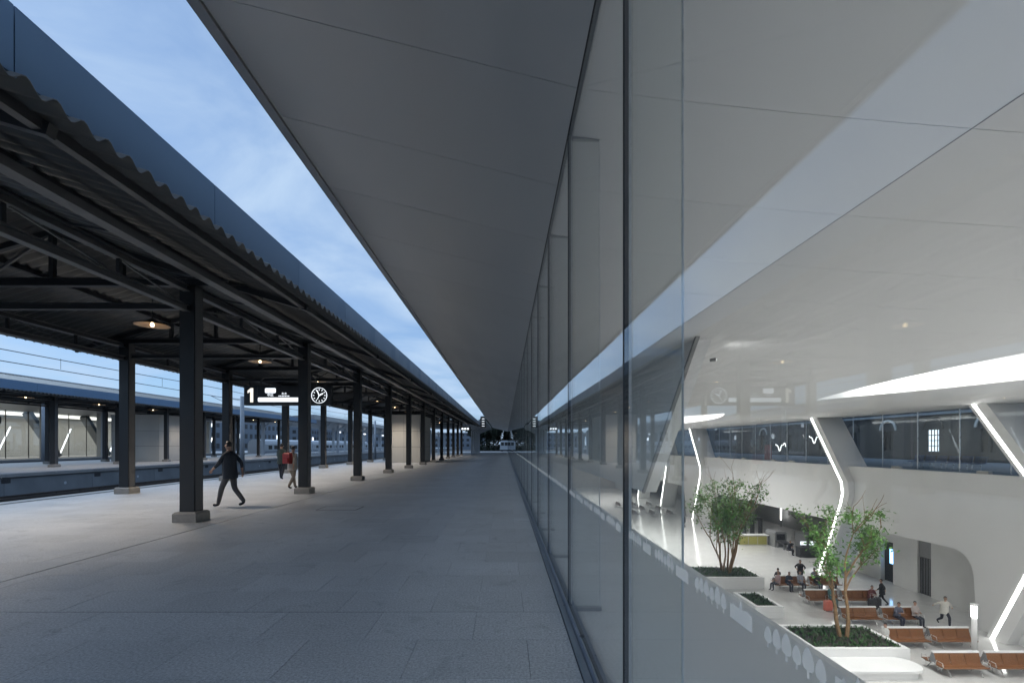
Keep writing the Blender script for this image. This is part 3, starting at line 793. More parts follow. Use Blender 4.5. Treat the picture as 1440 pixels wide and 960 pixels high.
for i in range(0, 7):
    y = 33.7+6.1*i
    lamp((-33.4, y, 5.0), 5.4, 300, nth(i, 'pendant lamp', 'glowing warm under the far platform canopy'), 'pendant lamps of the far canopy')

# hanging sign with platform number and clock
def text_mesh(s, size, name, m, depth=0.008):
    cu = bpy.data.curves.new(name, 'FONT'); cu.body = s; cu.size = size; cu.extrude = depth/2; cu.align_x = 'CENTER'; cu.align_y = 'CENTER'
    to = bpy.data.objects.new(name, cu); col.objects.link(to)
    bpy.context.view_layer.update()
    me = bpy.data.meshes.new_from_object(to.evaluated_get(bpy.context.evaluated_depsgraph_get()))
    bpy.data.objects.remove(to); bpy.data.curves.remove(cu)
    me.materials.clear(); me.materials.append(m); return me
def face_text(me, name, parent, x, z, y):
    o = inst(me, name, parent, (x, y, z)); o.rotation_euler = (R(90), 0, 0); return o
sg = tag(empty('platform_sign', (-10.1, 22.6, 3.53)), 'black hanging sign box with lit number 1, white bar and round clock', 'sign')
body = MB().cbox(-2.03, 2.03, -0.12, 0.12, 0, 0.92, 0.01).obj('sign_box', M['signbox'], sg)
for hx in (-1.3, 1.3): MB().tube([(hx, 0, 0.92), (hx, 0, 1.18)], 0.03, 8).obj('hanger', M['steel2'], sg)
MB().tube([(-1.3, 0, 1.16), (-1.1, 0, 1.32), (1.1, 0, 1.32), (1.3, 0, 1.16)], 0.03, 8).obj('hanger_bar', M['steel2'], sg)
MB().prism([(-1.74, 0.14), (-1.60, 0.14), (-1.60, 0.80), (-1.71, 0.80), (-1.86, 0.68), (-1.86, 0.56), (-1.74, 0.63)], 'y', -0.127, -0.121).obj('number', M['litw'], sg)
MB().box(-1.42, -1.40, -0.128, -0.121, 0.02, 0.9).obj('divider', M['steel2'], sg)
def rrect(x0, x1, z0, z1, r, y):
    pts = []
    for cx, cz, a in ((x1-r, z1-r, 0), (x0+r, z1-r, 90), (x0+r, z0+r, 180), (x1-r, z0+r, 270)):
        for k in range(5): t = R(a+22.5*k); pts.append((cx+r*math.cos(t), cz+r*math.sin(t)))
    return MB().prism(pts, 'y', y, y+0.006)
rrect(-1.38, 1.03, 0.16, 0.36, 0.05, -0.127).obj('lit_bar', M['lit'], sg)
rrect(-1.05, -0.55, 0.57, 0.80, 0.05, -0.127).obj('lit_plate', M['lit'], sg)
try: face_text(text_mesh('中区', 0.15, 'small_text', M['lit'], 0.004), 'small_text', sg, -0.80, 0.47, -0.127)
except Exception: pass
for q in range(7): MB().box(-0.42+q*0.075, -0.375+q*0.075, -0.127, -0.121, 0.41, 0.45).obj('small_mark', M['lit'], sg)
face_text(text_mesh('车次', 0.12, 'small_text', M['lit'], 0.004), 'small_text', sg, -0.16, 0.53, -0.127)
ck = MB().lathe([(0.345, 0.0), (0.367, 0.0), (0.367, 0.02), (0.345, 0.02), (0.345, 0.0)], 32).obj('clock_ring', M['lit'], sg, (1.47, -0.122, 0.46)); ck.rotation_euler = (R(90), 0, 0)
for q in range(12):
    a = R(30*q); x, z = 1.47+0.265*math.sin(a), 0.46+0.265*math.cos(a)
    MB().box(-0.015, 0.015, -0.127, -0.121, -0.034, 0.034).obj('hour_mark', M['lit'], sg, (x, 0, z)).rotation_euler = (0, a, 0)
for nm, a, ln, wd in (('hour_hand', 62, 0.19, 0.03), ('minute_hand', -24, 0.26, 0.022), ('second_hand', 205, 0.2, 0.014)):
    MB().box(-wd, wd, -0.130, -0.126, -0.03, ln).obj(nm, M['lit'], sg, (1.47, 0, 0.46)).rotation_euler = (0, R(a), 0)

def small_sign(loc, wd, hg, label, blocks, top):
    s = tag(empty('hanging_sign', loc), label, 'sign')
    MB().cbox(-wd/2, wd/2, -0.08, 0.08, 0, hg, 0.01).obj('sign_box', M['signbox'], s)
    MB().tube([(0, 0, hg), (0, 0, top-loc[2])], 0.03, 6).obj('hanger', M['steel2'], s)
    for x0, x1, z0, z1 in blocks: MB().box(x0, x1, -0.087, -0.081, z0, z1).obj('lit_mark', M['lit'], s)
small_sign((-6.2, 76, 3.9), 1.6, 0.6, 'small black hanging sign with three white marks at the far end of the near canopy', [(-0.6+q*0.42, -0.3+q*0.42, 0.15, 0.45) for q in range(3)], 5.4)
small_sign((-3.6, 80.2, 4.5), 0.9, 1.9, 'tall narrow lit sign hanging at the far end of the blue fascia', [(-0.22, 0.22, 0.25+q*0.4, 0.33+q*0.4) for q in range(4)], 6.9)
small_sign((-60.3, 57, 4.2), 1.7, 0.8, 'black hanging sign with white characters in front of the opposite hall', [(-0.65+q*0.45, -0.3+q*0.45, 0.25, 0.6) for q in range(3)], 6.0)

# pale lift enclosures on both platforms
def enclosure(x0, x1, y0, y1, h, label):
    e = tag(empty('lift_enclosure', ((x0+x1)/2, (y0+y1)/2, 0)), label, 'enclosure')
    cx, cy_ = (x0+x1)/2, (y0+y1)/2
    hx, hy = (x1-x0)/2, (y1-y0)/2
    MB().box(-hx+0.03, hx-0.03, -hy+0.03, hy-0.03, 0.0, h-0.05).obj('core', M['mortar'], e)
    rows = 3
    for r_ in range(rows):
        z0, z1 = h*r_/rows+0.012, h*(r_+1)/rows-0.012
        for q in range(2):
            a, b = -hx+(2*hx)*q/2+0.008, -hx+(2*hx)*(q+1)/2-0.008
            MB().box(a, b, -hy, -hy+0.028, z0, z1).obj('cladding_panel', M['panel'], e)
        for q in range(2):
            a, b = -hy+(2*hy)*q/2+0.03, -hy+(2*hy)*(q+1)/2-0.008
            MB().box(hx-0.028, hx, a, b, z0, z1).obj('cladding_panel', M['panel'], e)
    MB().box(-hx-0.03, hx+0.03, -hy-0.03, hy+0.03, h-0.04, h+0.08).obj('roof_cap', M['panel'], e)
enclosure(-11.3, -8.15, 46.5, 53.0, 4.5, 'pale panelled lift enclosure between the columns of the near platform')
enclosure(-40.3, -35.4, 49.5, 56.5, 4.7, 'large pale panelled enclosure on the platform across the tracks')

# catenary poles and wires
for i, (x, y, h, lb) in enumerate(((-22.0, 40.5, 5.75, 'grey concrete catenary pole between the near columns, beside the tracks'), (-22.0, 82, 5.75, 'distant grey catenary pole further down the same tracks'),
                                  (-48.2, 50.5, 7.2, 'grey catenary pole beyond the far platform on the left'))):
    p = tag(empty('catenary_pole', (x, y, -1.27)), lb, 'pole', 'catenary poles')
    MB().tube([(0, 0, 0), (0, 0, h+1.27)], [0.19, 0.15], 12).obj('shaft', M['pole'], p, smooth=True)
    MB().tube([(0, 0, h+1.0), (-2.6, 0, h+1.3)], 0.03, 6).obj('arm', M['pole'], p)
    MB().tube([(0, 0, h+0.1), (-2.6, 0, h+1.3)], 0.025, 6).obj('stay', M['pole'], p)
    MB().tube([(0, 0, h+0.3), (-3.0, 0, h+0.2)], 0.025, 6).obj('steady_arm', M['pole'], p)
def wirep(x, z, lb, sag=0.25, drop=None):
    pts = []
    for k in range(0, 65):
        y = -5+k*4.0; t = ((y+0.0) % 41.0)/41.0
        pts.append((x, y, z-sag*4*t*(1-t)))
    w_ = tag(empty('overhead_wire', (x, 60, z)), lb, 'wire', 'overhead wires')
    o = MB().tube(pts, 0.022, 5).obj('cable', M['wire'], w_); o.location = (-x, -60, -z)
    if drop:
        for k in range(2, 40, 2):
            y = -5+k*4.0
            o = MB().tube([(x, y, z-0.1), (x, y, drop)], 0.012, 4).obj('dropper', M['wire'], w_); o.location = (-x, -60, -z)
wirep(-24.8, 6.6, 'upper overhead wire with droppers beyond the near canopy edge', 0.2, 5.9)
wirep(-24.8, 5.85, 'contact wire above the track of the far platform', 0.02)

# opposite hall far left: lit wall behind slender columns, slanted struts with light lines
oh = tag(empty('opposite_hall', (-62, 60, 0)), 'lit opposite station hall with slanted struts far left across the tracks', 'building')
def op(mb, name, m, parent=None):
    o = mb.obj(name, m, parent or oh)
    if parent is None: o.location = (62, -60, 0)
    return o
op(MB().box(-72.4, -72, 30, 100, 0, 6.6), 'back_wall', M['panel'])
op(MB().prism([(-52.5, 6.7), (-62, 6.0), (-72, 6.0), (-72, 7.0), (-52.5, 7.6)], 'y', 20, 100), 'roof', M['trim'])
op(MB().box(-62.06, -62.03, 30, 100, 0.05, 6.0), 'glass_front', M['glass2'])
for k in range(24):
    op(MB().box(-62.02, -61.95, 31+k*2.9, 31.07+k*2.9, 0, 6.0), 'mullion', M['steel'])
for k in range(8):
    y = 36+k*8.6
    op(MB().box(-59.2, -58.6, y-0.3, y+0.3, 0, 6.25), 'column', M['panel'])
    s = op(MB().bar((-63, y+2, 5.9), (-63, y+6.2, 0.1), 0.5, 1.1, 0, (1, 0, 0)), 'strut', M['grey'])
    op(MB().bar((-63.2, y+6.8, 0.2), (-63.2, y+8.6, 4.0), 0.08, 0.12, 0, (1, 0, 0)), 'light_line', M['wavy'])
op(MB().box(-70, -64, 34, 98, 5.88, 5.94), 'ceiling_light', emis('warm_ceiling', (1.0, 0.93, 0.82), 2.0))
kio = tag(empty('vending_kiosk', (-57.5, 47.5, 0)), 'pale kiosk with glowing blue-white band in front of the opposite hall', 'kiosk')
MB().cbox(-1.6, 1.6, -1.0, 1.0, 0, 2.3, 0.05).obj('body', M['train'], kio)
MB().box(1.605, 1.63, -0.9, 0.9, 1.55, 2.0).obj('lit_band', M['blue_lit'], kio)
MB().box(-1.5, 1.5, -1.03, -1.005, 1.55, 2.0).obj('lit_band', M['lit'], kio)
MB().box(-0.4, 0.4, -1.03, -1.005, 0.3, 1.2).obj('poster', M['blue'], kio)

# modern white platform roof further on, with a parked train behind it
mr_ = tag(empty('modern_platform_roof', (-37, 120, 0)), 'flat pale platform roof on white posts beyond the far canopy', 'canopy')
def mp_(mb, name, m):
    o = mb.obj(name, m, mr_); o.location = (37, -120, 0); return o
mp_(MB().prism([(-31.5, 5.9), (-45, 5.5), (-45, 5.9), (-31.5, 6.7)], 'y', 80, 240), 'roof', M['trim'])
for k in range(18):
    y = 83+k*8.5
    for x in (-34.5, -41.5):
        mp_(MB().box(x-0.22, x+0.22, y-0.22, y+0.22, 0, 5.7), 'post', M['train'])
        mp_(MB().bar((x, y, 4.6), (x+1.5, y, 5.75), 0.2, 0.2), 'bracket', M['train'])
for k in range(4):
    mp_(MB().box(-38.2, -37.8, 90+k*20, 91.5+k*20, 4.4, 4.75), 'tube_light', M['lit'])
rl = tag(empty('white_railing', (-33, 100, 0)), 'low white railing on the far platform beside the modern roof', 'railing')
for k in range(60):
    o = MB().box(-0.03, 0.03, -0.03, 0.03, 0, 1.05).obj('baluster', M['train'], rl, (0, -18+k*0.9, 0))
MB().box(-0.035, 0.035, -18.1, 35.2, 1.05, 1.12).obj('handrail', M['train'], rl)
tr = tag(empty('parked_train', (-50.5, 135, -1.1)), 'white train with dark windows standing beyond the modern platform roof', 'train')
for k in range(3):
    c_ = MB().prism([(-1.6, 0.35), (1.6, 0.35), (1.66, 1.2), (1.62, 2.9), (1.3, 3.6), (0.6, 3.9), (-0.6, 3.9), (-1.3, 3.6), (-1.62, 2.9), (-1.66, 1.2)], 'y', -37+k*25.2, -12.4+k*25.2).obj('carriage', M['train'], tr)
    for q in range(9):
        MB().box(1.642, 1.662, -35+k*25.2+q*2.45, -33.5+k*25.2+q*2.45, 1.85, 2.65).obj('window', M['dark'], c_)
    MB().box(1.65, 1.67, -36.8+k*25.2, -12.6+k*25.2, 1.30, 1.42).obj('blue_stripe', M['blue'], c_)
    for q in (-33.5, -15.5):
        MB().box(-1.3, 1.3, q-1.4+k*25.2, q+1.4+k*25.2, 0.02, 0.36).obj('bogie', M['strip'], c_)

# white portal frames at the far end of the near platform
for i in range(6):
    y = 84.5+i*5.0
    f = tag(empty('portal_frame', (-10, y, 0)), nth(i, 'white portal frame', 'past the end of the near canopy'), 'frame', 'white portal frames')
    for x in (4.2, -3.0):
        MB().box(x-0.13, x+0.13, -0.13, 0.13, 0, 4.2).obj('post', M['train'], f)
    MB().bar((4.2, 0, 4.2), (6.6, 0, 5.2), 0.2, 0.2).obj('bracket', M['train'], f)
    MB().box(-6, 6.8, -0.17, 0.17, 5.22, 5.5).obj('beam', M['train'], f)
tag(MB().prism([(-16.5, 5.5), (-3.2, 5.5), (-3.2, 5.8), (-16.5, 5.8)], 'y', 82.5, 112).obj('flat_roof', M['trim']), 'flat grey roof on the white portal frames at the platform end', 'roof')

# ------------------------------------------------------------------ trees
def tree(name, label, cat, base, h, spread, stems, nleaf, lsize, lm, seed, low=0.35, group=None, flat=0.6, upr=1.0):
    rd = random.Random(seed)
    t = tag(empty(name, base), label, cat, group)
    tips = []
    trunk = MB()
    def grow(p, d, ln, r, depth):
        pts = [p]; q = p; dd = d
        n = 4
        for i in range(n):
            dd = (dd + Vector((rd.uniform(-.18, .18), rd.uniform(-.18, .18), rd.uniform(-0.03, .12)))).normalized()
            q = q + dd*(ln/n); pts.append(q)
        trunk.tube(pts, [r*(1-0.12*i) for i in range(n+1)], 6 if depth else 8, cap=False)
        if depth >= 1: tips.extend(pts[2:])
        if depth < 3:
            k = 3 if depth < 2 else 2
            for i in range(k):
                a = rd.uniform(0, 2*math.pi); sp = rd.uniform(0.35, 0.75)*(upr if depth < 2 else 1.0)
                nd = (dd + Vector((math.cos(a), math.sin(a), 0.15))*sp).normalized()
                s0 = pts[rd.choice((2, 3, 4)) if i else 4]
                grow(s0, nd, ln*rd.uniform(0.55, 0.8), r*0.52, depth+1)
    for s in range(stems):
        a = 2*math.pi*s/stems + rd.uniform(-.4, .4)
        lean = Vector((math.cos(a)*spread/h*0.55, math.sin(a)*spread/h*0.55, 1)).normalized()
        grow(Vector((math.cos(a)*0.12*stems**.5, math.sin(a)*0.12*stems**.5, 0)), lean, h*0.46*rd.uniform(.85, 1.1), h*(0.017 if stems < 5 else 0.0125), 0)
    trunk.obj('trunk', M['bark'], t, smooth=True)
    lf = MB()
    tips = [p for p in tips if p.z > h*low and p.z < h*1.02]
    for i in range(nleaf):
        c = rd.choice(tips) + Vector((rd.gauss(0, .22), rd.gauss(0, .22), rd.gauss(0, .14)))*(h/6)
        n = Vector((rd.gauss(0, 1), rd.gauss(0, 1), rd.gauss(0, 1)+flat)).normalized()
        a = n.orthogonal().normalized(); b = n.cross(a); s = lsize*rd.uniform(.45, 1.5)
        ang = rd.uniform(0, 6.28); a, b = a*math.cos(ang)+b*math.sin(ang), b*math.cos(ang)-a*math.sin(ang)
        lf.v += [tuple(c-a*s), tuple(c+b*s*.42), tuple(c+a*s), tuple(c-b*s*.42)]
        o = len(lf.v)-4; lf.f.append((o, o+1, o+2, o+3)); lf.mi.append(0)
    kind(lf.obj('crown', lm, t, fix=False), 'stuff')
    return t

def planter(x0, x1, y0, y1, h, label, seed, bench=False):
    rd = random.Random(seed)
    cx, cy_ = (x0+x1)/2, (y0+y1)/2; hx, hy = (x1-x0)/2, (y1-y0)/2
    p = tag(empty('planter', (cx, cy_, HF)), label, 'planter')
    b = MB(); t = 0.22
    b.box(-hx, hx, -hy, -hy+t, 0, h); b.box(-hx, hx, hy-t, hy, 0, h); b.box(-hx, -hx+t, -hy+t, hy-t, 0, h); b.box(hx-t, hx, -hy+t, hy-t, 0, h)
    b.box(-hx+t, hx-t, -hy+t, hy-t, 0, 0.1)
    b.obj('box', M['white'], p)
    MB().box(-hx+t+.002, hx-t-.002, -hy+t+.002, hy-t-.002, 0.1, h-0.08).obj('soil', M['soil'], p)
    lf = MB(); n = int(120*hx*hy*4/4)
    for i in range(n):
        c = Vector((rd.uniform(-hx+t, hx-t), rd.uniform(-hy+t, hy-t), h-0.06))
        for q in range(4):
            a = rd.uniform(0, 6.28); d = Vector((math.cos(a)*.10, math.sin(a)*.10, rd.uniform(.05, .22))); sd_ = Vector((-math.sin(a), math.cos(a), 0))*.022
            lf.v += [tuple(c-sd_*.5), tuple(c+d*.5+sd_), tuple(c+d), tuple(c+d*.5-sd_)]; o = len(lf.v)-4
            lf.f.append((o, o+1, o+2, o+3)); lf.mi.append(0)
    kind(lf.obj('ground_cover', M['ivy'], p, fix=False), 'stuff')
    if bench:
        yc_, rr_ = -hy-0.72, 0.75
        pts = [(-hx, yc_-rr_)] + [(hx-1.0+rr_*math.cos(R(a)), yc_+rr_*math.sin(R(a))) for a in range(-90, 91, 12)] + [(-hx, yc_+rr_)]
        MB().prism(pts, 'z', 0.36, 0.46).obj('bench_seat', M['white'], p)
        MB().prism([(x-0.12 if x > 0 else x, yc_+(y-yc_)*0.8) for x, y in pts], 'z', 0, 0.36).obj('bench_plinth', M['white'], p)
    return p
planter(14.6, 19.2, 22.9, 26.0, 0.85, 'white planter with low greenery and rounded bench end, foot of the right-hand tree', 1, True)
planter(14.4, 18.9, 35.2, 38.4, 0.85, 'white planter with low greenery at the foot of the left-hand hall tree', 2)
planter(15.2, 16.9, 29.3, 32.2, 0.7, 'small white planter strip between the two hall trees', 3)
tree('hall_tree', 'slender multi-stem tree with light green leaves in the right-hand hall planter', 'tree', (17.2, 24.6, HF+0.75), 6.3, 1.5, 2, 2300, 0.10, M['leaf'], 14, 0.5, 'indoor trees', 0.6, 0.8)
tree('hall_tree', 'bushy multi-stem tree with green leaves in the left-hand hall planter', 'tree', (16.9, 36.9, HF+0.75), 6.7, 1.9, 7, 4800, 0.105, M['leaf'], 23, 0.34, 'indoor trees', 0.6, 0.6)
for i, (x, y, h, lb) in enumerate(((-5.5, 140, 9.5, 'dark leafy tree at the far end of the platform, leftmost'), (-1.0, 147, 11, 'dark leafy tree at the far end of the platform, second from left'),
                                  (3.5, 142, 11, 'dark leafy tree at the far end of the platform, third from left'), (8.5, 146, 12, 'dark leafy tree at the far end of the platform, rightmost'))):
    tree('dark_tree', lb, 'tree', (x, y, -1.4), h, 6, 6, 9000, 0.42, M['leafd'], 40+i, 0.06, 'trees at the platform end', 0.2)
    rdh = random.Random(70+i); hd = MB()
    for q in range(1500):
        c = Vector((rdh.uniform(-2.6, 2.6), rdh.gauss(0, 0.8), abs(rdh.gauss(0, 1.6))+0.2)); n_ = Vector((rdh.gauss(0, 1), rdh.gauss(0, 1), rdh.gauss(0, 1))).normalized()
        a = n_.orthogonal().normalized()*.3; b = n_.cross(a)
        hd.add([c-a, c+b*.6, c+a, c-b*.6], [(0, 1, 2, 3)])
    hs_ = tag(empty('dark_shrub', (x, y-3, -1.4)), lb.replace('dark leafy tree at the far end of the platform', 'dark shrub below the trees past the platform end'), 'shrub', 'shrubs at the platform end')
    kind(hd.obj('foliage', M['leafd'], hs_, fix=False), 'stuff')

# distant low buildings beyond the tracks
for i, (x, y, wd, dp, h, lb) in enumerate(((-92, 95, 16, 50, 9, 'low grey-blue building far left behind the opposite hall'), (-96, 165, 18, 60, 13, 'long grey-blue building behind the parked train'),
                                         (-70, 260, 30, 40, 11, 'distant grey-blue block beyond the end of the train'), (-30, 310, 34, 30, 10, 'distant grey-blue block straight down the tracks'),
                                         (-105, 250, 22, 50, 16, 'taller grey-blue block in the far distance on the left'))):
    b = tag(empty('distant_building', (x, y, -1.4)), lb, 'building', 'distant buildings')
    MB().box(-wd/2, wd/2, -dp/2, dp/2, 0, h).obj('wall', M['dist'], b)
    MB().box(-wd/2-.4, wd/2+.4, -dp/2-.4, dp/2+.4, h, h+0.5).obj('roof', M['trim'], b)
    wm = MB().box(0, 0.05, -0.8, 0.8, 0, 1.5).mesh('window', M['dark']); wml = MB().box(0, 0.05, -0.8, 0.8, 0, 1.5).mesh('window', M['winlit'])
    fl = 0
    while 2.0+fl*3.2 < h-1.5:
        q = -dp/2+2
        while q < dp/2-1:
            inst(wml if random.random() < 0.12 else wm, 'window', b, (wd/2, q, 2.0+fl*3.2)); q += 3.2
        q = -wd/2+2
        while q < wd/2-1:
            inst(wml if random.random() < 0.12 else wm, 'window', b, (q, -dp/2, 2.0+fl*3.2), -math.pi/2); q += 3.2
        fl += 1

# ------------------------------------------------------------------ waiting-hall benches
bcache = {}
def bench(x, y, label, rz=0.0, sm='wood'):
    b = tag(empty('waiting_bench', (x, y, HF), rz), label, 'bench', 'back-to-back waiting benches')
    def P(k, fn, m, nm, loc=(0,0,0), flip=False, smooth=False):
        if k not in bcache: bcache[k] = fn().mesh(nm, m, smooth)
        o = inst(bcache[k], nm, b, loc)
        if flip: o.rotation_euler = (0, 0, math.pi)
        return o
    def seat_profile():
        mb = MB(); t = 0.035
        prof = [(-0.62, 0.42), (-0.58, 0.44), (-0.40, 0.41), (-0.22, 0.42), (-0.16, 0.50), (-0.10, 0.74), (-0.05, 0.93)]
        lo = [(a+0.02, b_-t) for a, b_ in prof]
        mb.prism(prof+lo[::-1], 'x', -0.335, 0.335); return mb
    for fl in (False, True):
        for q in range(3):
            xx = (-0.70+0.70*q)
            P('seat'+sm, seat_profile, M[sm], 'seat', (xx, 0, 0), fl)
        for xx in (-0.72, 0.72):
            def leg():
                mb = MB(); mb.tube([(0, -0.62, 0.0), (0, -0.36, 0.37), (0, -0.10, 0.37), (0, -0.06, 0.0)], 0.024, 6); return mb
            P('leg', leg, M['bmetal'], 'leg', (xx, 0, 0), fl)
        for xx in (-1.07, 1.07):
            P('arm', lambda: MB().tube([(0, -0.18, 0.45), (0, -0.24, 0.64), (0, -0.55, 0.62), (0, -0.58, 0.45)], 0.018, 6), M['bmetal'], 'armrest', (xx, 0, 0), fl)
        P('beam', lambda: MB().box(-1.05, 1.05, -0.40, -0.33, 0.33, 0.385), M['bmetal'], 'beam', (0, 0, 0), fl)
    P('rail', lambda: MB().prism([(-0.075, 0.90), (-0.05, 0.965), (0.05, 0.965), (0.075, 0.90)], 'x', -1.06, 1.06), M['white'], 'top_rail')
    for xx in (-1.04, 1.04):
        P('side', lambda: MB().prism([(-0.20, 0.46), (0.20, 0.46), (0.05, 0.90), (-0.05, 0.90)], 'x', -0.008, 0.008), M['grey'], 'gap_shade', (xx, 0, 0))  # grey sheet standing in for the shade in the gap between the backs
    return b
brow = [21.8, 24.8, 28.0, 31.4, 34.8]
rown = ['front', 'second', 'third', 'fourth', 'fifth']
for i, y in enumerate(brow):
    for j, x in enumerate((20.85, 23.25)):
        bench(x, y+0.6, 'brown back-to-back bench, %s of the %s row from the camera' % ('left one' if j == 0 else 'right one', rown[i]))
for i in range(3):
    for j, x in enumerate((19.0, 21.6, 24.2)):
        bench(x, 71+i*5.2, 'grey-brown waiting bench far down the hall, %s row of the distant block, %s' % (('first', 'second', 'third')[i], ('left', 'middle', 'right')[j]), R(90), 'seatgrey')

# light post
lp = tag(empty('light_post', (23.2, 23.9, HF)), 'white post with glowing lantern top beside the brown benches', 'lamp')
MB().tube([(0, 0, 0), (0, 0, 2.0)], 0.11, 16).obj('shaft', M['white'], lp, smooth=True)
MB().tube([(0, 0, 2.0), (0, 0, 2.55)], 0.13, 16).obj('lantern', M['led'], lp, smooth=True)
for q in range(5):
    a = 2*math.pi*q/5
    MB().box(-0.012, 0.012, -0.012, 0.012, 1.98, 2.58).obj('lantern_bar', M['grey'], lp, (0.14*math.cos(a), 0.14*math.sin(a), 0))
MB().tube([(0, 0, 2.58), (0, 0, 2.64)], 0.16, 16).obj('cap', M['white'], lp)

# security area under the balcony
def scanner(x, y, label):
    s = tag(empty('security_scanner', (x, y, HF)), label, 'scanner', 'luggage scanners')
    MB().prism([(-0.6, 0), (0.6, 0), (0.6, 1.45), (0.45, 1.6), (-0.45, 1.6), (-0.6, 1.45)], 'y', -0.9, 0.9).obj('housing', M['grey'], s)
    MB().box(-0.42, 0.42, -0.915, -0.905, 0.75, 1.35).obj('tunnel_mouth', M['dark'], s)
    MB().box(-0.5, 0.5, -2.3, -0.91, 0.55, 0.68).obj('conveyor', M['strip'], s)
    for xx in (-0.42, 0.42):
        for yy_ in (-2.2, -1.1): MB().box(xx-0.04, xx+0.04, yy_-0.04, yy_+0.04, 0, 0.55).obj('leg', M['grey'], s)
scanner(28.3, 50.5, 'left luggage scanner under the balcony')
scanner(30.4, 48.8, 'right luggage scanner under the balcony')
for i, (x, y) in enumerate(((27.4, 54.5), (28.6, 55.0))):
    gt = tag(empty('detector_gate', (x, y, HF)), ('left' if i == 0 else 'right')+' dark walk-through detector gate under the balcony', 'gate', 'detector gates')
    for xx in (-0.45, 0.45): MB().box(xx-0.09, xx+0.09, -0.3, 0.3, 0, 2.2).obj('panel', M['dark'], gt)
    MB().box(-0.36, 0.36, -0.3, 0.3, 1.95, 2.25).obj('header', M['dark'], gt)
ct = tag(empty('service_counter', (26.0, 51.0, HF)), 'white counter with yellow-green front panels left of the scanners', 'counter')
MB().box(-1.5, 1.5, -0.35, 0.35, 0, 1.0).obj('body', M['panel'], ct)
for q in range(3): MB().box(-1.45+q*0.98, -0.55+q*0.98, -0.38, -0.352, 0.08, 0.92).obj('front_panel', M['yellow'], ct)
MB().box(-1.6, 1.6, -0.45, 0.45, 1.0, 1.06).obj('top', M['white'], ct)
ds = tag(empty('control_desk', (28.4, 45.4, HF)), 'dark control desk with two bright monitors by the scanners', 'desk')
MB().box(-0.9, 0.9, -0.35, 0.35, 0, 0.95).obj('body', M['dark'], ds)
for q in (-0.42, 0.42):
    m_ = MB().box(q-0.32, q+0.32, -0.05, 0.0, 1.08, 1.48).obj('monitor', M['dark'], ds)
    MB().box(q-0.29, q+0.29, -0.062, -0.052, 1.11, 1.45).obj('screen', M['lit'], m_)
    MB().box(q-0.04, q+0.04, -0.04, 0.0, 0.95, 1.08).obj('stand', M['dark'], ds)
mural = tag(empty('wall_mural', (35.9, 56, HF)), 'dark mural of round shapes on the back wall under the balcony', 'mural')
MB().box(-0.03, 0.0, -6, 6, 1.2, 4.0).obj('board', M['grey'], mural)
rd = random.Random(5)
for q in range(26):
    r_ = rd.uniform(.2, .55); o = MB().lathe([(r_*.55, 0), (r_, 0)], 16).obj('disc', M['dark'], mural, (-0.034-0.001*q, rd.uniform(-5.3, 5.3), rd.uniform(1.8, 3.4))); o.rotation_euler = (0, R(90), 0)
for i, (x, y) in enumerate(((33.5, 47.5), (35.4, 62.0))):
    t_ = tag(empty('wall_light', (x, y, HF)), ('upright white light tube beside the scanners' if i == 0 else 'upright white light tube on the back wall left of the mural'), 'lamp')
    MB().box(-0.05, 0.05, -0.05, 0.05, 0.9, 3.9).obj('tube', M['led'], t_)
    MB().box(-0.07, 0.07, -0.07, 0.07, 0, 0.9).obj('holder', M['grey'], t_)

# blue seats and a red extinguisher cabinet on the terrace
for i in range(6):
    s = tag(empty('blue_seat', (31.2, 32.0+i*0.95, 0)), nth(i, 'blue plastic seat', 'on the terrace behind the dark glass'), 'seat', 'blue seats on the terrace')
    MB().prism([(-0.25, 0.44), (0.25, 0.42), (0.25, 0.46), (-0.22, 0.48), (-0.34, 0.92), (-0.38, 0.92)], 'y', -0.4, 0.4).obj('shell', M['blue'], s).rotation_euler = (0, 0, math.pi)
    for a in (-0.3, 0.3): MB().box(-0.03, 0.03, a-0.03, a+0.03, 0, 0.43).obj('leg', M['bmetal'], s)
ex = tag(empty('red_cabinet', (30.2, 55.5, 0)), 'narrow red cabinet on the terrace behind the dark glass', 'cabinet')
MB().cbox(-0.25, 0.25, -0.3, 0.3, 0, 1.7, 0.02).obj('body', M['red'], ex); MB().box(-0.262, -0.251, -0.05, 0.05, 0.8, 0.95).obj('handle', M['bmetal'], ex)
for i, (y, z) in enumerate(((47.5, 2.3), (53.5, 1.5))):
    wl = tag(empty('wavy_reflection', (30.5, y, z)), ('wavy white line imitating a hall light reflected in the terrace glass, %s one' % ('nearer' if i == 0 else 'farther')), 'lamp')
    MB().tube([(0, q*0.14-1.0, 0.35*math.sin(q*0.55)+0.15*math.sin(q*1.3)) for q in range(15)], 0.035, 6).obj('tube', M['wavy'], wl, smooth=True)  # glowing tube shaped as a hall light's reflection; no lamp hangs here
    for q in (-0.8, 0.8): MB().tube([(0, q, 0.2), (0, q, 3.95-z)], 0.006, 4).obj('added_cord', M['wire'], wl)

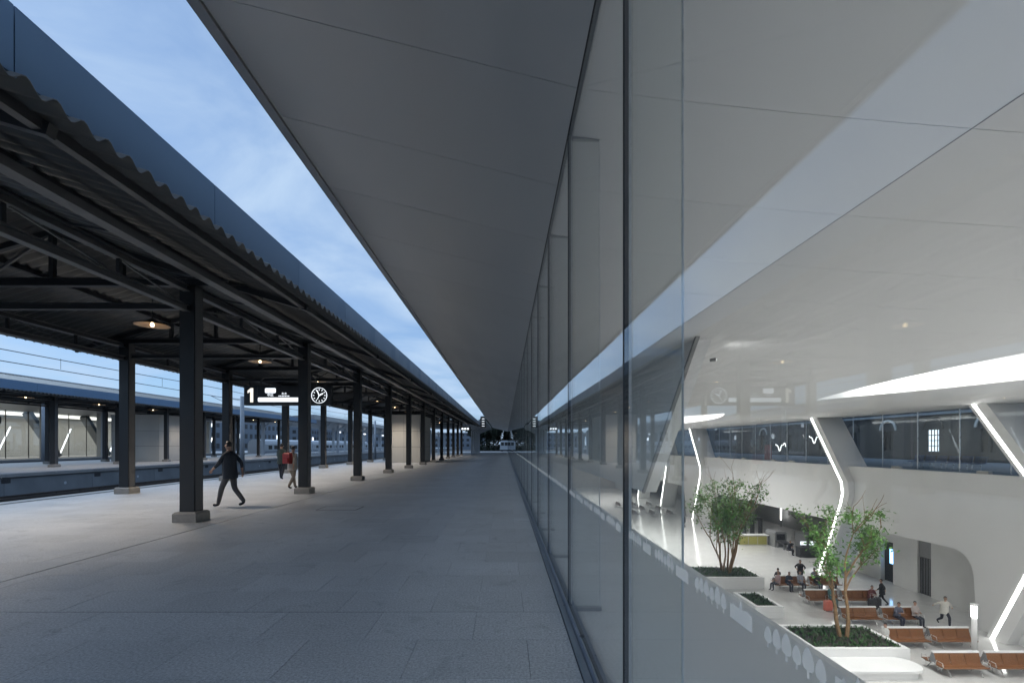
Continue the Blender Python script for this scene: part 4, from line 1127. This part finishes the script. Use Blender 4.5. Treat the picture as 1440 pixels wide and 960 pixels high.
# ------------------------------------------------------------------ people
def person(label, loc, rz, pose, h=1.7, shirt=(0.05,0.05,0.06), pants=(0.02,0.02,0.03), fingers=False, sleeve=True):
    s = h/1.72
    V = []; E = []; rad = []; zone = []
    def v(p, r, z, par=None):
        V.append(Vector(p)); rad.append(r if isinstance(r, tuple) else (r, r)); zone.append(z)
        if par is not None: E.append((par, len(V)-1))
        return len(V)-1
    sit = pose.get('sit', False); ln = pose.get('lean', 0.0)
    pz = 0.56 if sit else 0.94
    def up(t): return (0, ln*t, pz+t)
    pel = v((0, 0, pz), (.168, .130), 1)
    wst = v(up(.17), (.160, .122), 0, pel)
    chs = v(up(.40), (.182, .128), 0, wst)
    nk0 = v(up(.53), (.085, .075), 0, chs)
    nk = v(up(.585), (.052, .055), 2, nk0)
    hd0 = v((0, ln*.6+.025, pz+.645), (.066, .078), 2, nk)
    hd1 = v((0, ln*.6+.03, pz+.72), (.076, .092), 2, hd0)
    hd2 = v((0, ln*.6+.02, pz+.785), (.055, .066), 2, hd1)
    hands = []
    for i, sx in enumerate((-1, 1)):
        sh = v((sx*.165, ln*.46, pz+.475), .070, 0, nk0)
        e = pose['el'][i]; wr = pose['wr'][i]
        el = v((sx*.165+sx*e[0], ln*.46+e[1], pz+.475+e[2]), .055, 0 if sleeve else 2, sh)
        w_ = v((sx*.165+sx*wr[0], ln*.46+wr[1], pz+.475+wr[2]), .030, 2, el)
        d = (V[w_]-V[el]).normalized()
        hn = v(V[w_]+d*.075, (.034, .022), 2, w_); hands.append((V[hn].copy(), d, sx))
        hp = v((sx*.095, 0.0, pz-.06), .098, 1, pel)
        kn = v((sx*.10, pose['kn'][i][0], pose['kn'][i][1]), .074, 1, hp)
        an = v((sx*.10, pose['an'][i][0], pose['an'][i][1]), .056, 1, kn)
        hl = v((sx*.10, pose['an'][i][0]+.01, max(.035, pose['an'][i][1]-.055)), .040, 3, an)
        v((sx*.11, pose['an'][i][0]+.16, max(.03, pose['an'][i][1]-.065+pose.get('toe', (0, 0))[i])), (.045, .034), 3, hl)
    me = bpy.data.meshes.new('body'); me.from_pydata([p*s for p in V], E, [])
    tmp = bpy.data.objects.new('tmp_body', me); col.objects.link(tmp)
    sk = tmp.modifiers.new('skin', 'SKIN'); sk.use_smooth_shade = True; sk.branch_smoothing = 0.4
    for i, r_ in enumerate(rad): me.skin_vertices[0].data[i].radius = (r_[0]*s, r_[1]*s)
    me.skin_vertices[0].data[0].use_root = True
    sb = tmp.modifiers.new('sub', 'SUBSURF'); sb.levels = 1; sb.render_levels = 1
    bpy.context.view_layer.update()
    out = bpy.data.meshes.new_from_object(tmp.evaluated_get(bpy.context.evaluated_depsgraph_get()))
    bpy.data.objects.remove(tmp); bpy.data.meshes.remove(me)
    out.name = 'body'; out.materials.clear()
    for m in (cloth(shirt), cloth(pants), M['skin'], cloth((0.015, 0.015, 0.017))): out.materials.append(m)
    segs_ = [(V[a]*s, V[b]*s, a, b) for a, b in E]
    for poly in out.polygons:
        c = poly.center; best = 1e9; bz = 0
        for a, b, ia, ib in segs_:
            ab = b-a; t = max(0, min(1, (c-a).dot(ab)/max(1e-9, ab.length_squared))); dd = (c-(a+ab*t)).length
            if dd < best:
                best = dd; bz = zone[ib] if t > 0.5 else zone[ia]
        poly.material_index = bz; poly.use_smooth = True
    root = tag(empty('person', loc, rz), label, 'person')
    bm = bmesh.new(); bm.from_mesh(out)
    def blob(c, r, mi):
        ret = bmesh.ops.create_icosphere(bm, subdivisions=1, radius=r, matrix=Matrix.Translation(c))
        for f in {f for vv in ret['verts'] for f in vv.link_faces}: f.material_index = mi
    hc = V[hd1]*s
    blob(hc+Vector((0, .098, -.012))*s, .016*s, 2)
    for sx in (-1, 1):
        blob(hc+Vector((sx*.033, .088, .012))*s, .009*s, 3); blob(hc+Vector((sx*.080, 0, -.01))*s, .02*s, 2)
    if fingers:
        for hp_, d, sx in hands:
            side = Vector((0, 1, 0)) - d*d.y
            if side.length < .1: side = Vector((0, 0, 1)) - d*d.z
            side.normalize()
            for q in range(4):
                st = hp_+side*((q-1.5)*.017)+d*.01; L_ = (.062, .075, .07, .052)[q]
                bend = Vector((-sx*.012, 0, 0))
                mb = MB().tube([st*s, (st+d*L_*.55+bend*.4)*s, (st+d*L_+bend*1.5)*s], [.0085*s, .008*s, .006*s], 5)
                vs_ = [bm.verts.new(p) for p in mb.v]
                for f in mb.f: bm.faces.new([vs_[k] for k in f]).material_index = 2
            st = hp_-side*.028-d*.03
            mb = MB().tube([st*s, (st-side*.022+d*.03)*s, (st-side*.02+d*.055)*s], [.011*s, .009*s, .007*s], 5)
            vs_ = [bm.verts.new(p) for p in mb.v]
            for f in mb.f: bm.faces.new([vs_[k] for k in f]).material_index = 2
    bm.to_mesh(out); bm.free()
    inst(out, 'body', root)
    jk = MB(); n_ = 20; rdj = random.Random(int(abs(loc[0]*97+loc[1]*31)))
    prof = [(-.02 if sit else -.17, .212, .172), (.02, .200, .160), (.12, .188, .150), (.25, .190, .148), (.38, .203, .148), (.47, .180, .118), (.515, .100, .085)]
    for zz, rx, ry in prof:
        for k in range(n_):
            t = 2*math.pi*k/n_; f = 1+rdj.uniform(-.035, .035)
            jk.v.append((rx*f*math.cos(t)*s, (ry*f*math.sin(t)+ln*max(0, zz))*s, (pz+zz)*s))
    for a in range(len(prof)-1):
        for k in range(n_):
            jk.f.append((a*n_+k, a*n_+(k+1) % n_, (a+1)*n_+(k+1) % n_, (a+1)*n_+k)); jk.mi.append(0)
    jk.obj('jacket', cloth(shirt), root, smooth=True)
    hb = bmesh.new(); bmesh.ops.create_icosphere(hb, subdivisions=2, radius=1.0)
    for vv in list(hb.verts):
        if vv.co.y > 0.05 and vv.co.z < 0.42 or vv.co.z < -0.6: hb.verts.remove(vv)
    for vv in hb.verts: vv.co = Vector((vv.co.x*.086, vv.co.y*.100-.006, vv.co.z*.105+.022))*s + hc
    hm = bpy.data.meshes.new('hair'); hb.to_mesh(hm); hb.free(); hm.materials.append(M['hair'])
    for pl in hm.polygons: pl.use_smooth = True
    inst(hm, 'hair', root)
    return root
WALK = dict(lean=.06, el=[(.05, .16, -.25), (.05, -.20, -.22)], wr=[(.04, .34, -.40), (.05, -.22, -.47)], kn=[(.18, .52), (-.04, .50)], an=[(.29, .10), (-.33, .15)], toe=(.02, -.04))
STAND = dict(lean=.0, el=[(.04, -.02, -.28), (.04, -.02, -.28)], wr=[(.05, .08, -.50), (.05, .06, -.51)], kn=[(.02, .50), (.0, .50)], an=[(.0, .09), (-.02, .09)])
AKIMBO = dict(lean=.0, el=[(.17, -.08, -.22), (.17, -.08, -.22)], wr=[(.02, .06, -.40), (.02, .06, -.40)], kn=[(.02, .50), (.0, .50)], an=[(.0, .09), (-.02, .09)])
RUN = dict(lean=.14, el=[(.12, .10, -.25), (.16, -.22, -.16)], wr=[(.02, .30, -.22), (.20, -.40, -.30)], kn=[(.30, .62), (-.04, .50)], an=[(.30, .20), (-.46, .26)], toe=(.03, -.06))
SIT = dict(sit=True, lean=-.12, el=[(.04, .08, -.27), (.04, .08, -.27)], wr=[(-.05, .30, -.28), (-.05, .30, -.28)], kn=[(.43, .50), (.45, .50)], an=[(.42, .10), (.48, .10)])
SITF = dict(sit=True, lean=.22, el=[(.05, .10, -.25), (.05, .10, -.25)], wr=[(-.09, .30, -.22), (-.09, .30, -.22)], kn=[(.43, .50), (.45, .50)], an=[(.34, .10), (.46, .10)])
# on the platform
person('person in dark clothes striding past the nearest column on the platform', (-7.55, 13.3, 0), R(80), WALK, 1.74, (0.03,0.036,0.048), (0.085,0.085,0.09), True)
person('person in dark jacket walking away near the sign, beside the second column row', (-11.0, 23.8, 0), R(10), WALK, 1.70, (0.035,0.05,0.05), (0.015,0.018,0.03), True)
p3 = person('person in pale top with red backpack partly behind the second column', (-8.22, 18.7, 0), R(-15), WALK, 1.60, (0.36,0.33,0.30), (0.20,0.16,0.13), True)
bk = tag(empty('backpack', (-8.22-0.05, 18.7-0.2, 0.98), R(-15)), 'red backpack on the back of the person in the pale top', 'backpack')
MB().cbox(-0.15, 0.15, -0.16, 0.02, 0, 0.42, 0.05).obj('bag', M['red'], bk); MB().cbox(-0.11, 0.11, -0.21, -0.16, 0.05, 0.22, 0.02).obj('pocket', M['red'], bk)
for sx in (-0.09, 0.09): MB().tube([(sx, 0.0, 0.36), (sx, 0.08, 0.44), (sx, 0.16, 0.38)], 0.015, 6).obj('strap', M['strip'], bk)
# in the hall
person('person in black standing with hands on hips among the far benches', (22.35, 36.6, HF), R(150), AKIMBO, 1.76, (0.02,0.02,0.022), (0.018,0.018,0.02))
person('runner in white shirt and dark trousers right of the benches', (25.35, 27.9, HF), R(165), RUN, 1.74, (0.62,0.60,0.55), (0.02,0.02,0.03))
person('person in dark clothes pulling luggage beside the fourth bench row', (24.65, 31.6, HF), R(60), WALK, 1.68, (0.025,0.025,0.03), (0.02,0.02,0.025))
person('person in white shirt seated at the left end of the second bench row', (19.55, 24.9, HF), R(100), SIT, 1.66, (0.62,0.62,0.60), (0.03,0.03,0.04))
person('person in grey-blue top seated on the right bench of the third row', (22.9, 28.25, HF), R(180), SITF, 1.68, (0.13,0.14,0.19), (0.03,0.03,0.05))
person('person in teal with red scarf seated on the left bench of the fourth row', (21.35, 31.62, HF), R(180), SIT, 1.66, (0.10,0.20,0.20), (0.10,0.16,0.17))
for i, (x, y, c, lb) in enumerate(((19.75, 35.0, (0.42,0.30,0.30), 'person in pale pink top seated left of the fifth bench row'), (20.5, 35.02, (0.05,0.06,0.08), 'person in dark blue seated on the left bench of the fifth row'),
                                  (22.6, 35.02, (0.03,0.03,0.035), 'person in black seated leaning on the right bench of the fifth row'), (23.6, 35.02, (0.10,0.10,0.12), 'person in charcoal seated at the right end of the fifth bench row'))):
    person(lb, (x, y, HF), R(180) if i else R(95), SITF if i % 2 else SIT, 1.68, c, (0.04,0.05,0.07))
for i, (x, y, rz, c, pz_, lb) in enumerate((
        (20.0, 21.98+0.05, 180, (0.0,0,0), None, None),
        (24.0, 28.25, 180, (0.45,0.40,0.38), SIT, 'person in cream top seated at the right end of the third bench row'),
        (23.9, 31.62, 180, (0.16,0.05,0.05), SITF, 'person in dark red seated on the right bench of the fourth row'),
        (21.4, 35.02, 180, (0.30,0.32,0.36), SIT, 'person in light grey seated at the right end of the left fifth-row bench'),
        (20.3, 36.0, 0, (0.06,0.06,0.07), SIT, 'person in black seated facing away on the left fifth-row bench'),
        (23.0, 36.0, 0, (0.20,0.22,0.28), SIT, 'person in slate blue seated facing away on the right fifth-row bench'),
        (24.2, 52.5, 70, (0.03,0.03,0.04), STAND, 'person in black standing left of the service counter'),
        (22.6, 61.0, 120, (0.04,0.04,0.05), WALK, 'person in dark clothes walking far down the hall'))):
    if lb: person(lb, (x, y, HF), R(rz), pz_, 1.68, c, (0.03,0.035,0.05))
person('person in dark uniform seated at the control desk by the scanners', (27.2, 46.3, HF), R(200), SITF, 1.7, (0.02,0.022,0.03), (0.02,0.02,0.03))
st = tag(empty('stool', (27.2, 46.3, HF)), 'low stool under the person at the control desk', 'stool')
MB().box(-0.2, 0.2, -0.2, 0.2, 0.40, 0.45).obj('seat', M['dark'], st); MB().tube([(0, 0, 0), (0, 0, 0.4)], 0.03, 8).obj('stem', M['bmetal'], st)
for nm, x, y, lb in (('stool', 19.55, 24.9, 'pale single seat at the left end of the second bench row'), ('stool', 19.75, 35.0, 'pale single seat left of the fifth bench row')):
    st = tag(empty(nm, (x, y, HF)), lb, 'stool')
    MB().cbox(-0.24, 0.24, -0.24, 0.24, 0.40, 0.45, 0.01).obj('seat', M['wood'], st)
    for a in (-.2, .2): MB().tube([(a, -.2, 0), (a*.8, 0, .4), (a, .2, 0)], 0.015, 6).obj('leg', M['bmetal'], st)
def suitcase(x, y, m, label, rz=0.0):
    s = tag(empty('suitcase', (x, y, HF), rz), label, 'suitcase')
    MB().cbox(-0.23, 0.23, -0.13, 0.13, 0.05, 0.66, 0.04).obj('shell', m, s)
    for q in range(3): MB().box(-0.16+q*0.15, -0.13+q*0.15, -0.138, -0.13, 0.1, 0.6).obj('rib', m, s)
    for a in (-.17, .17):
        for b in (-.09, .09): MB().tube([(a-.012, b, .025), (a+.012, b, .025)], .025, 8).obj('wheel', M['tyre'], s)
    MB().tube([(-.1, .08, .66), (-.1, .08, .98), (.1, .08, .98), (.1, .08, .66)], 0.011, 6).obj('handle', M['bmetal'], s)
suitcase(20.45, 30.6, M['pink'], 'coral pink suitcase in front of the fourth bench row', R(10))
suitcase(24.1, 31.2, M['strip'], 'black suitcase pulled along beside the fourth bench row', R(60))
suitcase(23.5, 30.9, M['strip'], 'black suitcase standing in front of the right bench of the fourth row', R(0))

# pale service cart at the far end
sv = tag(empty('service_cart', (0.4, 121, 0)), 'pale service cart parked at the far end of the platform', 'cart')
MB().cbox(-1.7, 1.7, -0.9, 0.9, 0.45, 0.75, 0.03).obj('deck', M['train'], sv)
MB().prism([(-1.6, 0.75), (1.6, 0.75), (1.5, 2.3), (0.9, 2.75), (-1.3, 2.75), (-1.6, 2.4)], 'y', -0.8, 0.8).obj('cabin', M['train'], sv)
for a in (-1.0, -0.1, 0.8): MB().box(a-0.35, a+0.35, -0.82, -0.802, 1.5, 2.3).obj('window', M['dark'], sv)
for a in (-1.1, 1.1):
    for b in (-.75, .75): MB().tube([(a, b-.1, .26), (a, b+.1, .26)], .26, 16).obj('wheel', M['tyre'], sv)
